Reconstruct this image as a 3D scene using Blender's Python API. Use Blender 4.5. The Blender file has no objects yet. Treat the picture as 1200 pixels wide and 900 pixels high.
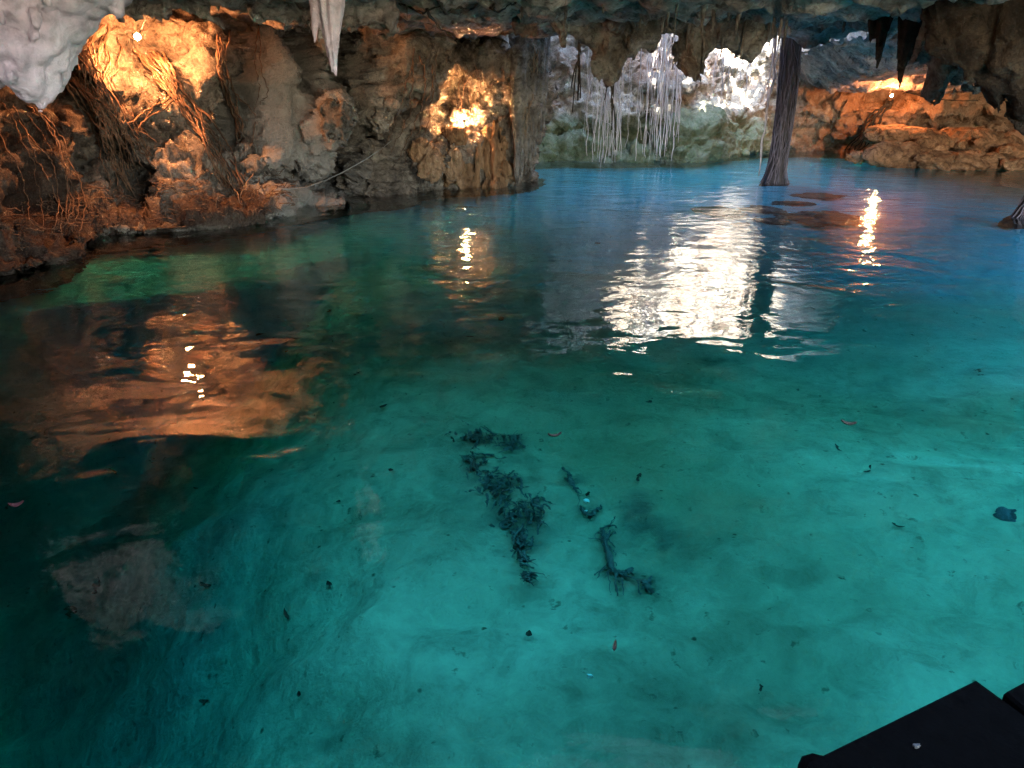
import bpy, math, random
import numpy as np
from mathutils import Vector
from mathutils.bvhtree import BVHTree

R = math.radians
rng = np.random.default_rng(7)
random.seed(7)
scene = bpy.context.scene
COL = scene.collection

# ------------------------------------------------------------------ camera model (metres; water is z = 0)
FOC, PITCH, EYE = 900.0, R(21.49), 2.0
CP, SP = math.cos(PITCH), math.sin(PITCH)

def ray(px, py):
    a = (px - 600) / FOC; b = (450 - py) / FOC
    return np.array([a, CP + b * SP, -SP + b * CP])

def at_z(px, py, z=0.0):
    d = ray(px, py); t = (z - EYE) / d[2]
    return np.array([d[0] * t, d[1] * t, z])

def at_y(px, py, y):
    d = ray(px, py); t = y / d[1]
    return np.array([d[0] * t, y, EYE + d[2] * t])

def project(p):
    q = p - np.array([0, 0, EYE])
    f = q[..., 1] * CP - q[..., 2] * SP
    u = q[..., 1] * SP + q[..., 2] * CP
    f = np.where(f < .2, .2, f)
    return 600 + FOC * q[..., 0] / f, 450 - FOC * u / f

# ------------------------------------------------------------------ noise
_perm = rng.permutation(256).astype(np.int32)
_g = rng.normal(size=(256, 3)).astype(np.float32); _g /= np.linalg.norm(_g, axis=1)[:, None]

def perlin(p):
    p = np.asarray(p, dtype=np.float32)
    i = np.floor(p).astype(np.int32); f = p - i
    u = f * f * f * (f * (f * 6 - 15) + 10)
    out = 0
    for dx in (0, 1):
        hx = _perm[(i[..., 0] + dx) & 255]; wx = u[..., 0] if dx else 1 - u[..., 0]
        for dy in (0, 1):
            hy = _perm[(hx + i[..., 1] + dy) & 255]; wy = u[..., 1] if dy else 1 - u[..., 1]
            for dz in (0, 1):
                h = _perm[(hy + i[..., 2] + dz) & 255]; wz = u[..., 2] if dz else 1 - u[..., 2]
                g = _g[h]
                d = g[..., 0] * (f[..., 0] - dx) + g[..., 1] * (f[..., 1] - dy) + g[..., 2] * (f[..., 2] - dz)
                out = out + d * wx * wy * wz
    return out * 1.5

def fbm(p, octv=4, gain=.5):
    s, a, tot = 0, 1.0, 0
    p = np.asarray(p, dtype=np.float32)
    for k in range(octv):
        s = s + a * perlin(p + 13.7 * k); tot += a; a *= gain; p = p * 2.03
    return s / tot

def billow(p, octv=3, gain=.5):          # rounded lumps with sharp creases between
    s, a, tot = 0, 1.0, 0
    p = np.asarray(p, dtype=np.float32)
    for k in range(octv):
        s = s + a * np.abs(perlin(p + 7.1 * k)) ** .8; tot += a; a *= gain; p = p * 2.1
    return s / tot

_cr = rng.random((4096, 3)).astype(np.float32); _cg = rng.normal(size=(4096, 4)).astype(np.float32)
def cells(p, facet=True):
    """broken-stone relief: every cell a tilted plane (facet) or a rounded knob"""
    p = np.asarray(p, dtype=np.float32); sh = p.shape[:-1]; p = p.reshape(-1, 3)
    i0 = np.floor(p).astype(np.int32); best = np.full(len(p), 9e9, np.float32); val = np.zeros(len(p), np.float32)
    for dx in (-1, 0, 1):
        for dy in (-1, 0, 1):
            for dz in (-1, 0, 1):
                i = i0 + np.array([dx, dy, dz], np.int32)
                hsh = (i[:, 0] * 73856093 ^ i[:, 1] * 19349663 ^ i[:, 2] * 83492791) & 4095
                d = p - i - _cr[hsh]; q = (d * d).sum(1); m = q < best
                best = np.where(m, q, best)
                if facet: val = np.where(m, (_cg[hsh, :3] * d).sum(1) * .8 + _cg[hsh, 3] * .35, val)
    return (np.clip(val, -1.2, 1.2) if facet else .5 - np.sqrt(best)).reshape(sh)

def broken(G, s1=1.5, a1=.10, s2=4.6, a2=.05):
    w = np.stack([fbm(G * 1.6 + k, 3) for k in (3, 17, 41)], -1) * .55
    return a1 * cells((G + w) * s1) + a2 * cells((G + w * .35) * s2)

def sstep(e0, e1, x):
    t = np.clip((x - e0) / (e1 - e0), 0, 1)
    return t * t * (3 - 2 * t)

# ------------------------------------------------------------------ objects
def tag(o, label=None, cat=None, group=None, kind=None):
    if label: o['label'] = label
    if cat: o['category'] = cat
    if group: o['group'] = group
    if kind: o['kind'] = kind
    return o

def new_mesh(name, V, F, mat, smooth=True, parent=None, loc=None, attr=None):
    """V (n,3) world coordinates; F (m,4)/(m,3) array or list of tuples."""
    V = np.asarray(V, dtype=np.float32)
    if loc is not None: V = V - np.asarray(loc, dtype=np.float32)
    me = bpy.data.meshes.new(name)
    if isinstance(F, np.ndarray):
        k = F.shape[1]; n = len(F)
        me.vertices.add(len(V)); me.vertices.foreach_set('co', V.ravel())
        me.loops.add(n * k); me.loops.foreach_set('vertex_index', F.astype(np.int32).ravel())
        me.polygons.add(n)
        me.polygons.foreach_set('loop_start', np.arange(0, n * k, k, dtype=np.int32))
        me.polygons.foreach_set('loop_total', np.full(n, k, dtype=np.int32))
        me.update(calc_edges=True); me.validate()
    else:
        me.from_pydata([tuple(v) for v in V], [], F); me.update()
    me.polygons.foreach_set('use_smooth', [smooth] * len(me.polygons))
    if attr:
        for an, av in attr.items():
            at = me.attributes.new(an, 'FLOAT', 'POINT')
            at.data.foreach_set('value', np.asarray(av, dtype=np.float32).ravel())
    me.materials.append(mat)
    o = bpy.data.objects.new(name, me); COL.objects.link(o)
    if loc is not None: o.location = [float(c) for c in loc]
    if parent is not None:
        o.parent = parent
        if loc is None: o.location = [-c for c in parent.location]   # V is in world space
    return o

def base_of(V):
    V = np.asarray(V); lo, hi = V.min(0), V.max(0)
    return np.array([(lo[0] + hi[0]) / 2, (lo[1] + hi[1]) / 2, lo[2]])

def top_of(V):
    V = np.asarray(V); lo, hi = V.min(0), V.max(0)
    return np.array([(lo[0] + hi[0]) / 2, (lo[1] + hi[1]) / 2, hi[2]])

def thing(name, V, F, mat, label, cat, group=None, smooth=True, hang=False, attr=None):
    o = new_mesh(name, V, F, mat, smooth, loc=top_of(V) if hang else base_of(V), attr=attr)
    return tag(o, label, cat, group)

def empty(name, loc, label, cat, group=None):
    o = bpy.data.objects.new(name, None); COL.objects.link(o)
    o.location = [float(c) for c in loc]; o.empty_display_size = .1
    return tag(o, label, cat, group)

def grid_faces(nu, nv, flip=False):
    i = np.arange(nu * nv).reshape(nu, nv)
    a, b, c, d = i[:-1, :-1].ravel(), i[1:, :-1].ravel(), i[1:, 1:].ravel(), i[:-1, 1:].ravel()
    return np.stack([a, d, c, b] if flip else [a, b, c, d], 1)

def grid_normals(G):
    du = np.gradient(G, axis=0); dv = np.gradient(G, axis=1)
    n = np.cross(du, dv); return n / np.maximum(np.linalg.norm(n, axis=-1, keepdims=True), 1e-9)

# ------------------------------------------------------------------ implicit surface -> quads
def surface_nets(f, o, h):
    f = f.copy()
    for ax in range(3):
        sl = [slice(None)] * 3
        for e in (0, -1):
            sl[ax] = e; f[tuple(sl)] = np.maximum(f[tuple(sl)], h)
    s = f < 0
    n = np.array(f.shape); C = tuple(n - 1)
    pos = np.zeros(C + (3,), np.float32); cnt = np.zeros(C, np.float32)
    for ax in range(3):
        b, c = [k for k in range(3) if k != ax]
        for jb in (0, 1):
            for jc in (0, 1):
                lo = [None] * 3; hi = [None] * 3
                lo[ax] = slice(0, n[ax] - 1); hi[ax] = slice(1, n[ax])
                lo[b] = hi[b] = slice(jb, n[b] - 1 + jb); lo[c] = hi[c] = slice(jc, n[c] - 1 + jc)
                fa, fb = f[tuple(lo)], f[tuple(hi)]
                m = (fa < 0) != (fb < 0)
                den = np.where(m, fa - fb, 1)
                pos[..., ax] += np.where(m, fa / den, 0)
                pos[..., b] += m * jb; pos[..., c] += m * jc; cnt += m
    act = cnt > 0
    idx = np.full(C, -1, np.int64); idx[act] = np.arange(act.sum())
    V = (pos[act] / cnt[act][:, None] + np.argwhere(act)) * h + o
    Fs = []
    for ax in range(3):
        b, c = (ax + 1) % 3, (ax + 2) % 3
        lo = [None] * 3; hi = [None] * 3
        lo[ax] = slice(0, n[ax] - 1); hi[ax] = slice(1, n[ax])
        for k in (b, c): lo[k] = hi[k] = slice(1, n[k] - 1)
        sa, sb = s[tuple(lo)], s[tuple(hi)]
        m = np.argwhere(sa != sb)
        if not len(m): continue
        up = sa[tuple(m.T)]
        cell = m.copy(); cell[:, b] += 1; cell[:, c] += 1
        q = []
        for db, dc in ((-1, -1), (0, -1), (0, 0), (-1, 0)):
            t = cell.copy(); t[:, b] += db; t[:, c] += dc
            q.append(idx[t[:, 0], t[:, 1], t[:, 2]])
        q = np.stack(q, 1)
        Fs.append(np.where(up[:, None], q, q[:, ::-1]))
    return V, np.concatenate(Fs)

def field_grid(lo, hi, h):
    ax = [np.arange(lo[k], hi[k] + h, h, dtype=np.float32) for k in range(3)]
    return np.stack(np.meshgrid(*ax, indexing='ij'), -1)

def near(f, G, fn, band=.45):
    m = np.abs(f) < band
    out = f.copy(); out[m] += fn(G[m]); return out

def smin(a, b, k):
    h = np.clip(.5 + .5 * (b - a) / k, 0, 1)
    return b * (1 - h) + a * h - k * h * (1 - h)

def capsule(p, a, b, ra, rb):
    a = np.asarray(a, np.float32); b = np.asarray(b, np.float32)
    ab = b - a; t = np.clip(((p - a) @ ab) / (ab @ ab), 0, 1)
    return np.linalg.norm(p - a - t[..., None] * ab, axis=-1) - (ra + (rb - ra) * t)

def poly_sdf(X, Z, poly):
    poly = np.asarray(poly, np.float32); d = np.full(X.shape, 1e9, np.float32); ins = np.zeros(X.shape, bool)
    for k in range(len(poly)):
        a, b = poly[k], poly[(k + 1) % len(poly)]
        e = b - a; wx, wz = X - a[0], Z - a[1]
        t = np.clip((wx * e[0] + wz * e[1]) / max(e @ e, 1e-9), 0, 1)
        d = np.minimum(d, (wx - t * e[0]) ** 2 + (wz - t * e[1]) ** 2)
        if a[1] != b[1]:
            c = (a[1] > Z) != (b[1] > Z)
            xi = a[0] + (Z - a[1]) / (b[1] - a[1]) * e[0]
            ins ^= c & (X < xi)
    d = np.sqrt(d)
    return np.where(ins, -d, d)

def pendant(px_poly, yc, th0, th1, h, amp, scale, stretch=.6, knob=0, knob_s=6.0):
    """rock hanging from the roof: an outline at distance yc that gets thicker away from its lower edge"""
    pts = np.array([at_y(px, py, yc) for px, py in px_poly])
    P2 = pts[:, [0, 2]]; pad = .3
    lo = (P2[:, 0].min() - pad, yc - th1 - pad, P2[:, 1].min() - pad)
    hi = (P2[:, 0].max() + pad, yc + th1 + pad, P2[:, 1].max() + pad)
    G = field_grid(lo, hi, h)
    d2 = poly_sdf(G[:, 0, :, 0], G[:, 0, :, 2], P2)
    dep = np.clip(-d2, 0, None)
    th = th0 * np.sqrt(np.clip(dep / .12, 0, 1)) + (th1 - th0) * sstep(0, 1.1, dep)
    dy = np.abs(G[..., 1] - yc)
    f = np.maximum(d2[:, None, :] * .9, (dy - th[:, None, :]) * .7)
    q = G * np.array([1, 1, stretch], np.float32)
    f = near(f, q, lambda p: amp * fbm(p * scale, 3) - amp * .9 * (billow(p * scale * 1.9 + 4, 2) - .28) - amp * .35 * (billow(p * scale * 5, 2) - .28) - (amp * .5 * cells(p * scale * .9) if knob == 0 else knob * cells(p * knob_s, False)))
    return surface_nets(f, np.array(lo), h)

# ------------------------------------------------------------------ materials
def nodes_of(name):
    m = bpy.data.materials.new(name); m.use_nodes = True
    nt = m.node_tree; nt.nodes.clear()
    return m, nt

class NT:
    def __init__(s, nt): s.nt = nt
    def n(s, t, **kw):
        nd = s.nt.nodes.new(t)
        for k, v in kw.items():
            if k.startswith('i_'):
                key = k[2:]; key = int(key) if key.isdigit() else key.replace('_', ' ')
                nd.inputs[key].default_value = v
            else: setattr(nd, k, v)
        return nd
    def l(s, a, b): s.nt.links.new(a, b)
    def ramp(s, fac, stops, interp='LINEAR'):
        r = s.n('ShaderNodeValToRGB'); r.color_ramp.interpolation = interp
        el = r.color_ramp.elements
        while len(el) < len(stops): el.new(.5)
        for e, (p, c) in zip(el, stops):
            e.position = p; e.color = (*c, 1) if len(c) == 3 else c
        s.l(fac, r.inputs[0]); return r.outputs[0]
    def noise(s, vec, scale, detail=6, rough=.55, dist=0):
        nd = s.n('ShaderNodeTexNoise', i_Scale=scale, i_Detail=detail, i_Roughness=rough, i_Distortion=dist)
        s.l(vec, nd.inputs['Vector']); return nd.outputs[0]
    def mix(s, fac, a, b, mode='MIX'):
        m = s.n('ShaderNodeMix', data_type='RGBA', blend_type=mode)
        for sock, v in ((m.inputs[0], fac), (m.inputs[6], a), (m.inputs[7], b)):
            if isinstance(v, (int, float)): sock.default_value = v
            elif isinstance(v, tuple): sock.default_value = (*v, 1)
            else: s.l(v, sock)
        return m.outputs[2]
    def math(s, op, a, b=0.0, clamp=False):
        m = s.n('ShaderNodeMath', operation=op, use_clamp=clamp)
        for k, v in enumerate((a, b)):
            if isinstance(v, (int, float)): m.inputs[k].default_value = v
            else: s.l(v, m.inputs[k])
        return m.outputs[0]

def rock_mat(name, dark, mid, light, pit=.6, fine=14.0, bump=.5, stain=None, stain_amt=.5, stain_scale=.9,
             attr_col=None, squash=1.0, rough=.9, attr2=None, crust=.85):
    m, nt = nodes_of(name); N = NT(nt)
    geo = N.n('ShaderNodeNewGeometry'); mp = N.n('ShaderNodeMapping'); N.l(geo.outputs['Position'], mp.inputs[0])
    mp.inputs['Scale'].default_value = (1, 1, squash); v = mp.outputs[0]
    n1 = N.noise(v, 1.6, 9, .62, .4)
    col = N.ramp(n1, [(.30, dark), (.5, mid), (.70, light)])
    n2 = N.noise(v, fine, 6, .65)
    col = N.mix(.75, col, N.ramp(n2, [(.28, (.42, .40, .38)), (.5, (.95, .95, .95)), (.75, (1.25, 1.22, 1.18))]), 'MULTIPLY')
    n3 = N.noise(v, fine * .45, 9, .72, .9)
    col = N.mix(crust, col, N.ramp(n3, [(.36, (.22, .20, .18)), (.47, (.85, .84, .82)), (.60, (1.0, 1.0, 1.0)), (.72, (1.3, 1.27, 1.22))]), 'MULTIPLY')
    vor = N.n('ShaderNodeTexVoronoi', feature='DISTANCE_TO_EDGE', i_Scale=3.2)
    wv = N.n('ShaderNodeMix', data_type='VECTOR', i_0=.22); N.l(v, wv.inputs[4])
    nz = N.n('ShaderNodeTexNoise', i_Scale=3.0, i_Detail=5.0); N.l(v, nz.inputs['Vector']); N.l(nz.outputs['Color'], wv.inputs[5])
    N.l(wv.outputs[1], vor.inputs['Vector'])
    crack = N.ramp(vor.outputs[0], [(0.0, (0, 0, 0)), (.035, (1, 1, 1))])
    crackmask = N.ramp(N.noise(v, .8, 3), [(.48, (1, 1, 1)), (.6, (0, 0, 0))])
    cr = N.mix(1.0, crack, crackmask, 'LIGHTEN')
    col = N.mix(pit * .7, col, N.mix(1.0, col, cr, 'MULTIPLY'))
    if stain:
        sm = N.ramp(N.noise(v, stain_scale, 7, .65, .8), [(.47, (0, 0, 0)), (.62, (1, 1, 1))])
        col = N.mix(N.math('MULTIPLY', sm, stain_amt), col, stain)
    if attr_col:
        at = N.n('ShaderNodeAttribute', attribute_name='tint')
        k = N.math('MULTIPLY', at.outputs['Fac'], N.math('ADD', .35, n2), True)
        col = N.mix(k, col, N.mix(N.noise(v, 5, 5), attr_col, tuple(c * 1.7 for c in attr_col)))
    if attr2:
        at = N.n('ShaderNodeAttribute', attribute_name='tint2')
        col = N.mix(at.outputs['Fac'], col, N.mix(n2, attr2, tuple(c * 1.5 for c in attr2)))
    b = N.n('ShaderNodeBsdfPrincipled', i_Roughness=rough); b.inputs['Specular IOR Level'].default_value = .25
    N.l(col, b.inputs['Base Color'])
    h = N.math('ADD', N.math('MULTIPLY', n2, .7), N.math('MULTIPLY', N.noise(v, fine * 3.1, 4, .7), .35))
    h = N.math('ADD', h, N.math('MULTIPLY', n3, 1.3))
    bp = N.n('ShaderNodeBump', i_Strength=bump, i_Distance=.09); N.l(h, bp.inputs['Height'])
    N.l(bp.outputs[0], b.inputs['Normal'])
    out = N.n('ShaderNodeOutputMaterial'); N.l(b.outputs[0], out.inputs[0])
    return m

def plain_mat(name, c1, c2, scale=8.0, rough=.8, bump=.3, metal=0.0, squash=1.0, spec=.3):
    m, nt = nodes_of(name); N = NT(nt)
    geo = N.n('ShaderNodeNewGeometry'); mp = N.n('ShaderNodeMapping'); N.l(geo.outputs['Position'], mp.inputs[0])
    mp.inputs['Scale'].default_value = (1, 1, squash)
    n = N.noise(mp.outputs[0], scale, 6, .65)
    b = N.n('ShaderNodeBsdfPrincipled', i_Roughness=rough, i_Metallic=metal); b.inputs['Specular IOR Level'].default_value = spec
    N.l(N.ramp(n, [(.3, c1), (.7, c2)]), b.inputs['Base Color'])
    bp = N.n('ShaderNodeBump', i_Strength=bump, i_Distance=.02); N.l(N.noise(mp.outputs[0], scale * 2.5, 4), bp.inputs['Height'])
    N.l(bp.outputs[0], b.inputs['Normal'])
    out = N.n('ShaderNodeOutputMaterial'); N.l(b.outputs[0], out.inputs[0])
    return m

def glow_mat(name, col, strength):
    m, nt = nodes_of(name); N = NT(nt)
    e = N.n('ShaderNodeEmission', i_Strength=strength); e.inputs[0].default_value = (*col, 1)
    out = N.n('ShaderNodeOutputMaterial'); N.l(e.outputs[0], out.inputs[0]); return m

M_LEFT = rock_mat('left_wall_rock', (.10, .078, .062), (.34, .275, .215), (.56, .48, .39), stain=(.018, .014, .011), stain_amt=.9,
                  bump=1.0, attr_col=(.042, .020, .011), attr2=(.34, .31, .275))
M_FAR = rock_mat('far_wall_rock', (.20, .18, .15), (.46, .43, .36), (.68, .64, .55), stain=(.30, .15, .09), stain_amt=.5, fine=10,
                 attr_col=(.07, .105, .05), attr2=(.30, .155, .08), bump=1.0)
M_SHELL = rock_mat('cave_rock', (.22, .20, .17), (.36, .33, .29), (.48, .44, .38), stain=(.06, .055, .05), stain_amt=.5)
M_CEIL = rock_mat('ceiling_rock', (.28, .225, .20), (.50, .405, .36), (.66, .56, .51), stain=(.09, .075, .07), stain_amt=.5, bump=.7)
M_PALE = rock_mat('pale_flowstone', (.60, .45, .52), (.80, .63, .70), (.92, .78, .84), pit=.15, crust=.35, bump=.5, fine=8)
M_CURT = rock_mat('grey_curtain_rock', (.09, .078, .064), (.25, .22, .19), (.42, .38, .33), stain=(.05, .036, .025), stain_amt=.7, bump=.9)
M_FLOW = rock_mat('orange_flowstone', (.16, .08, .04), (.36, .20, .10), (.56, .36, .22), squash=.25, fine=16, bump=1.0, pit=.3)
M_BOULD = rock_mat('boulder_rock', (.12, .06, .03), (.40, .20, .10), (.60, .36, .21), stain=(.05, .026, .014), stain_amt=.5, bump=.8)
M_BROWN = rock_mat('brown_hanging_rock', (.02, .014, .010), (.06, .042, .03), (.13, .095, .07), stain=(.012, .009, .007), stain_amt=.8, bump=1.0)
M_STICK = plain_mat('dry_stick', (.12, .08, .05), (.30, .21, .14), 14)
M_TAN = rock_mat('tan_stone', (.16, .12, .09), (.34, .27, .21), (.5, .43, .36), bump=.8)
M_SUNK = rock_mat('sunken_stone', (.06, .075, .085), (.12, .15, .17), (.2, .24, .26), bump=.5)
M_ROOT = plain_mat('root_bark', (.05, .028, .016), (.22, .12, .07), 14)
M_ROOTD = plain_mat('dark_root', (.012, .010, .008), (.04, .03, .022), 14)
M_ROOTP = plain_mat('pale_root', (.42, .36, .36), (.66, .60, .58), 10, squash=.3)
M_TRUNK = plain_mat('root_column_bark', (.015, .013, .014), (.07, .06, .066), 9, squash=.3, bump=1.0)
M_STRAND = plain_mat('root_column_strand', (.045, .04, .05), (.19, .165, .20), 10, squash=.3)
M_BLACK = plain_mat('black_deck_board', (.0008, .0008, .0008), (.002, .002, .002), 20, rough=.9, spec=.02)
M_METAL = plain_mat('lamp_housing', (.02, .02, .02), (.05, .05, .05), 20, rough=.5)
M_LEAF = plain_mat('dead_leaf', (.015, .011, .008), (.045, .032, .018), 30)
M_WHITE = plain_mat('white_pebble', (.7, .72, .68), (.85, .86, .82), 20)
M_REDLEAF = plain_mat('red_leaf', (.03, .004, .003), (.055, .008, .004), 20)
M_ALGAE = plain_mat('sunken_root_bark', (.03, .04, .038), (.11, .12, .10), 18)
M_BULB_SMALL = glow_mat('dim_bulb_glow', (1.0, .60, .28), 16)
M_BULB = glow_mat('warm_bulb_glow', (1.0, .62, .30), 60)

def bed_mat():
    m, nt = nodes_of('pale_silt_painted_light'); N = NT(nt)
    v = N.n('ShaderNodeNewGeometry').outputs['Position']
    n1 = N.noise(v, .55, 6, .6, .6)
    col = N.ramp(n1, [(.30, (.085, .10, .06)), (.45, (.23, .25, .16)), (.60, (.33, .345, .23)), (.72, (.50, .505, .36))])
    n2 = N.noise(v, 3.4, 8, .68, .5)
    col = N.mix(.8, col, N.ramp(n2, [(.30, (.48, .50, .48)), (.5, (1, 1, 1)), (.70, (1.3, 1.3, 1.28))]), 'MULTIPLY')
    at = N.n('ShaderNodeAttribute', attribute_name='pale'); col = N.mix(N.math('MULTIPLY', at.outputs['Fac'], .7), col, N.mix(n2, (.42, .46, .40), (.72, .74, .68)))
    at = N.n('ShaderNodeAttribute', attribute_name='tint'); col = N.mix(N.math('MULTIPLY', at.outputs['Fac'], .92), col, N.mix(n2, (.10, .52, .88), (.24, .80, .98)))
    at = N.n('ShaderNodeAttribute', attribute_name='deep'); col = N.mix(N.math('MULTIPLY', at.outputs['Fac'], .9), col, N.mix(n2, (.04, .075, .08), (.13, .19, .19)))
    at = N.n('ShaderNodeAttribute', attribute_name='tint2'); col = N.mix(N.math('MULTIPLY', at.outputs['Fac'], .7), col, (.20, .19, .10))
    at = N.n('ShaderNodeAttribute', attribute_name='litter'); col = N.mix(N.math('MULTIPLY', at.outputs['Fac'], .85), col, (.035, .04, .035))
    vo = N.n('ShaderNodeTexVoronoi', i_Scale=7.0, i_Randomness=1.0); N.l(v, vo.inputs['Vector'])
    dots = N.ramp(vo.outputs['Distance'], [(.05, (.25, .25, .22)), (.13, (1, 1, 1))]); keep = N.ramp(vo.outputs['Color'], [(.55, (1, 1, 1)), (.60, (0, 0, 0))])
    col = N.mix(1.0, col, N.mix(1.0, dots, keep, 'LIGHTEN'), 'MULTIPLY')
    spots = N.ramp(N.noise(v, 11, 4, .6), [(.28, (.3, .3, .28)), (.36, (1, 1, 1))])
    col = N.mix(.75, col, N.mix(1.0, col, spots, 'MULTIPLY'))
    b = N.n('ShaderNodeBsdfPrincipled', i_Roughness=.95); b.inputs['Specular IOR Level'].default_value = 0
    N.l(col, b.inputs['Base Color'])
    bp = N.n('ShaderNodeBump', i_Strength=.55, i_Distance=.14); N.l(N.noise(v, 4.5, 7, .6), bp.inputs['Height'])
    N.l(bp.outputs[0], b.inputs['Normal'])
    out = N.n('ShaderNodeOutputMaterial'); N.l(b.outputs[0], out.inputs[0]); return m
M_BED = bed_mat()

def water_mat():
    m, nt = nodes_of('clear_turquoise_water'); N = NT(nt)
    geo = N.n('ShaderNodeNewGeometry'); v = geo.outputs['Position']
    mp = N.n('ShaderNodeMapping'); mp.inputs['Scale'].default_value = (1, 1.25, 1); N.l(v, mp.inputs[0])
    a = N.noise(mp.outputs[0], 1.15, 2, .45, .5)
    b_ = N.noise(mp.outputs[0], 4.2, 3, .5, .3)
    patch = N.ramp(N.noise(v, .35, 2), [(.42, (.25, .25, .25)), (.6, (1, 1, 1))])
    sp = N.n('ShaderNodeSeparateXYZ'); N.l(v, sp.inputs[0])
    far = N.n('ShaderNodeMapRange'); N.l(sp.outputs[1], far.inputs[0])
    for k_, v_ in ((1, 6.0), (2, 12.0), (3, .6), (4, 2.3)): far.inputs[k_].default_value = v_
    patch = N.math('MULTIPLY', patch, far.outputs[0])
    h = N.math('ADD', N.math('MULTIPLY', a, .029), N.math('MULTIPLY', N.math('MULTIPLY', b_, .0085), patch))
    bp = N.n('ShaderNodeBump', i_Strength=1.0, i_Distance=1.0); N.l(h, bp.inputs['Height'])
    fr = N.n('ShaderNodeFresnel', i_IOR=1.36); N.l(bp.outputs[0], fr.inputs['Normal'])
    gl = N.n('ShaderNodeBsdfGlossy', i_Roughness=.012); gl.inputs['Color'].default_value = (1, 1, 1, 1); N.l(bp.outputs[0], gl.inputs['Normal'])
    tr = N.n('ShaderNodeBsdfRefraction', i_IOR=1.333, i_Roughness=0.0); tr.inputs['Color'].default_value = (1, 1, 1, 1); N.l(bp.outputs[0], tr.inputs['Normal'])
    mx = N.n('ShaderNodeMixShader'); N.l(fr.outputs[0], mx.inputs[0]); N.l(tr.outputs[0], mx.inputs[1]); N.l(gl.outputs[0], mx.inputs[2])
    va = N.n('ShaderNodeVolumeAbsorption', i_Density=1.0); va.inputs['Color'].default_value = (.26, .950, .932, 1)
    out = N.n('ShaderNodeOutputMaterial'); N.l(mx.outputs[0], out.inputs[0]); N.l(va.outputs[0], out.inputs[1])
    return m
M_WATER = water_mat()

# ------------------------------------------------------------------ pool floor and water
def wall_q(x, y): return ((x + 6) * 7.6 - (y - 8.9) * 6) / 9.68      # distance from the left wall
def bed(x, y):
    x = np.asarray(x, np.float32); y = np.asarray(y, np.float32)
    p = np.stack([x, y, 0 * x], -1)
    n = fbm(p * .5, 3)
    u = x + .16 * y + n * .5
    dep = 1.45 + 4.6 * sstep(.2, -4.6, u)
    k = np.exp(-((x - 4.6) / 4.2) ** 2 - ((y - 13.6) / 3.4) ** 2); dep = dep * (1 - k) + .45 * k
    q = wall_q(x, y) + n * 1.2
    dep = dep * sstep(1.5, 2.3, q) + 1.25 * (1 - sstep(1.5, 2.3, q))
    dep = dep + .5 * sstep(16.5, 19.5, y)
    z = -dep + .16 * n + .07 * fbm(p * 1.7 + 5, 3) + .03 * billow(p * 5, 2) + .05 * (billow(p * np.array([1.3, 2.6, 1]) + .5 * n[..., None], 3) - .3)
    z = z + .75 * np.exp(-((x - 5.65) ** 2 + (y - 16.3) ** 2) / .9)
    z = np.minimum(z, -.06)
    return z + (dep + .35) * sstep(-1.0, -4.5, y)
def at_bed(px, py, up=0.0):
    s = at_z(px, py, 0.0); d = ray(px, py); d = d / np.linalg.norm(d)      # through the surface, bent as water bends it
    hz = d[:2] / 1.333; r = np.array([hz[0], hz[1], -math.sqrt(1 - hz @ hz)]); r /= -r[2]
    z = -1.0
    for _ in range(25):
        p = s - r * z; z = .5 * z + .5 * float(bed(p[0], p[1]))
    return s - r * (z + up)

def axis(*segs):
    out = []
    for a, b, st in segs: out.append(np.arange(a, b, st))
    return np.concatenate(out + [[segs[-1][1]]])
gx = axis((-16, -8, .4), (-8, 10, .075), (10, 22, .3)); gy = axis((-14, 1, .4), (1, 24, .075), (24, 30, .4))
X, Y = np.meshgrid(gx, gy, indexing='ij')
nb = fbm(np.stack([X, Y, 0 * X], -1) * .7 + 40, 4)
blue = np.clip(sstep(9.0, 11.5, Y + 1.5 * nb + .25 * X) * sstep(-1.5, 1.5, X + nb), 0, 1)  # skylight blue below the sinkhole, painted into the floor colour
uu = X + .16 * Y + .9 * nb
pale = np.clip(sstep(6.2, 8.5, Y + 1.5 * nb + .2 * X) * sstep(-2.2, .2, X + nb), 0, 1)  # floor colour paled to stand in for light missing at mid-pool
blue = np.maximum(blue, .7 * sstep(6.0, 3.4, wall_q(X, Y) + 1.5 * nb) * sstep(6.5, 8.5, Y))  # blue painted along the left wall against the green of the lamplight
deep = np.clip(sstep(-.2, -2.9, uu) * (.12 + .88 * sstep(1.6, 3.0, wall_q(X, Y) + nb)), 0, 1)  # gloom of the deep left side, painted dark into the floor colour
algae = np.exp(-((X - 1.35) / 1.3) ** 2 - ((Y - 5.0) / 1.6) ** 2) * np.clip(.7 + 1.5 * nb, 0, 1)
litter = np.zeros(X.shape)
for lx_, ly_, lr_ in [(572, 552, .30), (590, 578, .34), (604, 606, .28), (612, 640, .18), (560, 520, .22), (600, 520, .16), (722, 655, .16), (735, 668, .16), (758, 684, .10), (670, 562, .10), (690, 600, .12), (760, 605, .30), (775, 640, .22), (362, 680, .14), (282, 716, .08), (236, 744, .10), (845, 420, .18)]:
    q_ = at_bed(lx_, ly_); litter = np.maximum(litter, np.exp(-((X - q_[0]) ** 2 + (Y - q_[1]) ** 2) / lr_ ** 2))
litter = litter * np.clip(.5 + 2.2 * fbm(np.stack([X, Y, 0 * X], -1) * 4 + 9, 3), 0, 1)
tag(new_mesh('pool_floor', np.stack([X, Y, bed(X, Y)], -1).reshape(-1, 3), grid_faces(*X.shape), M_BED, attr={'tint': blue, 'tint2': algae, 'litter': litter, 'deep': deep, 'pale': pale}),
    'pale silt floor of the pool under clear turquoise water', kind='structure')

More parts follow.
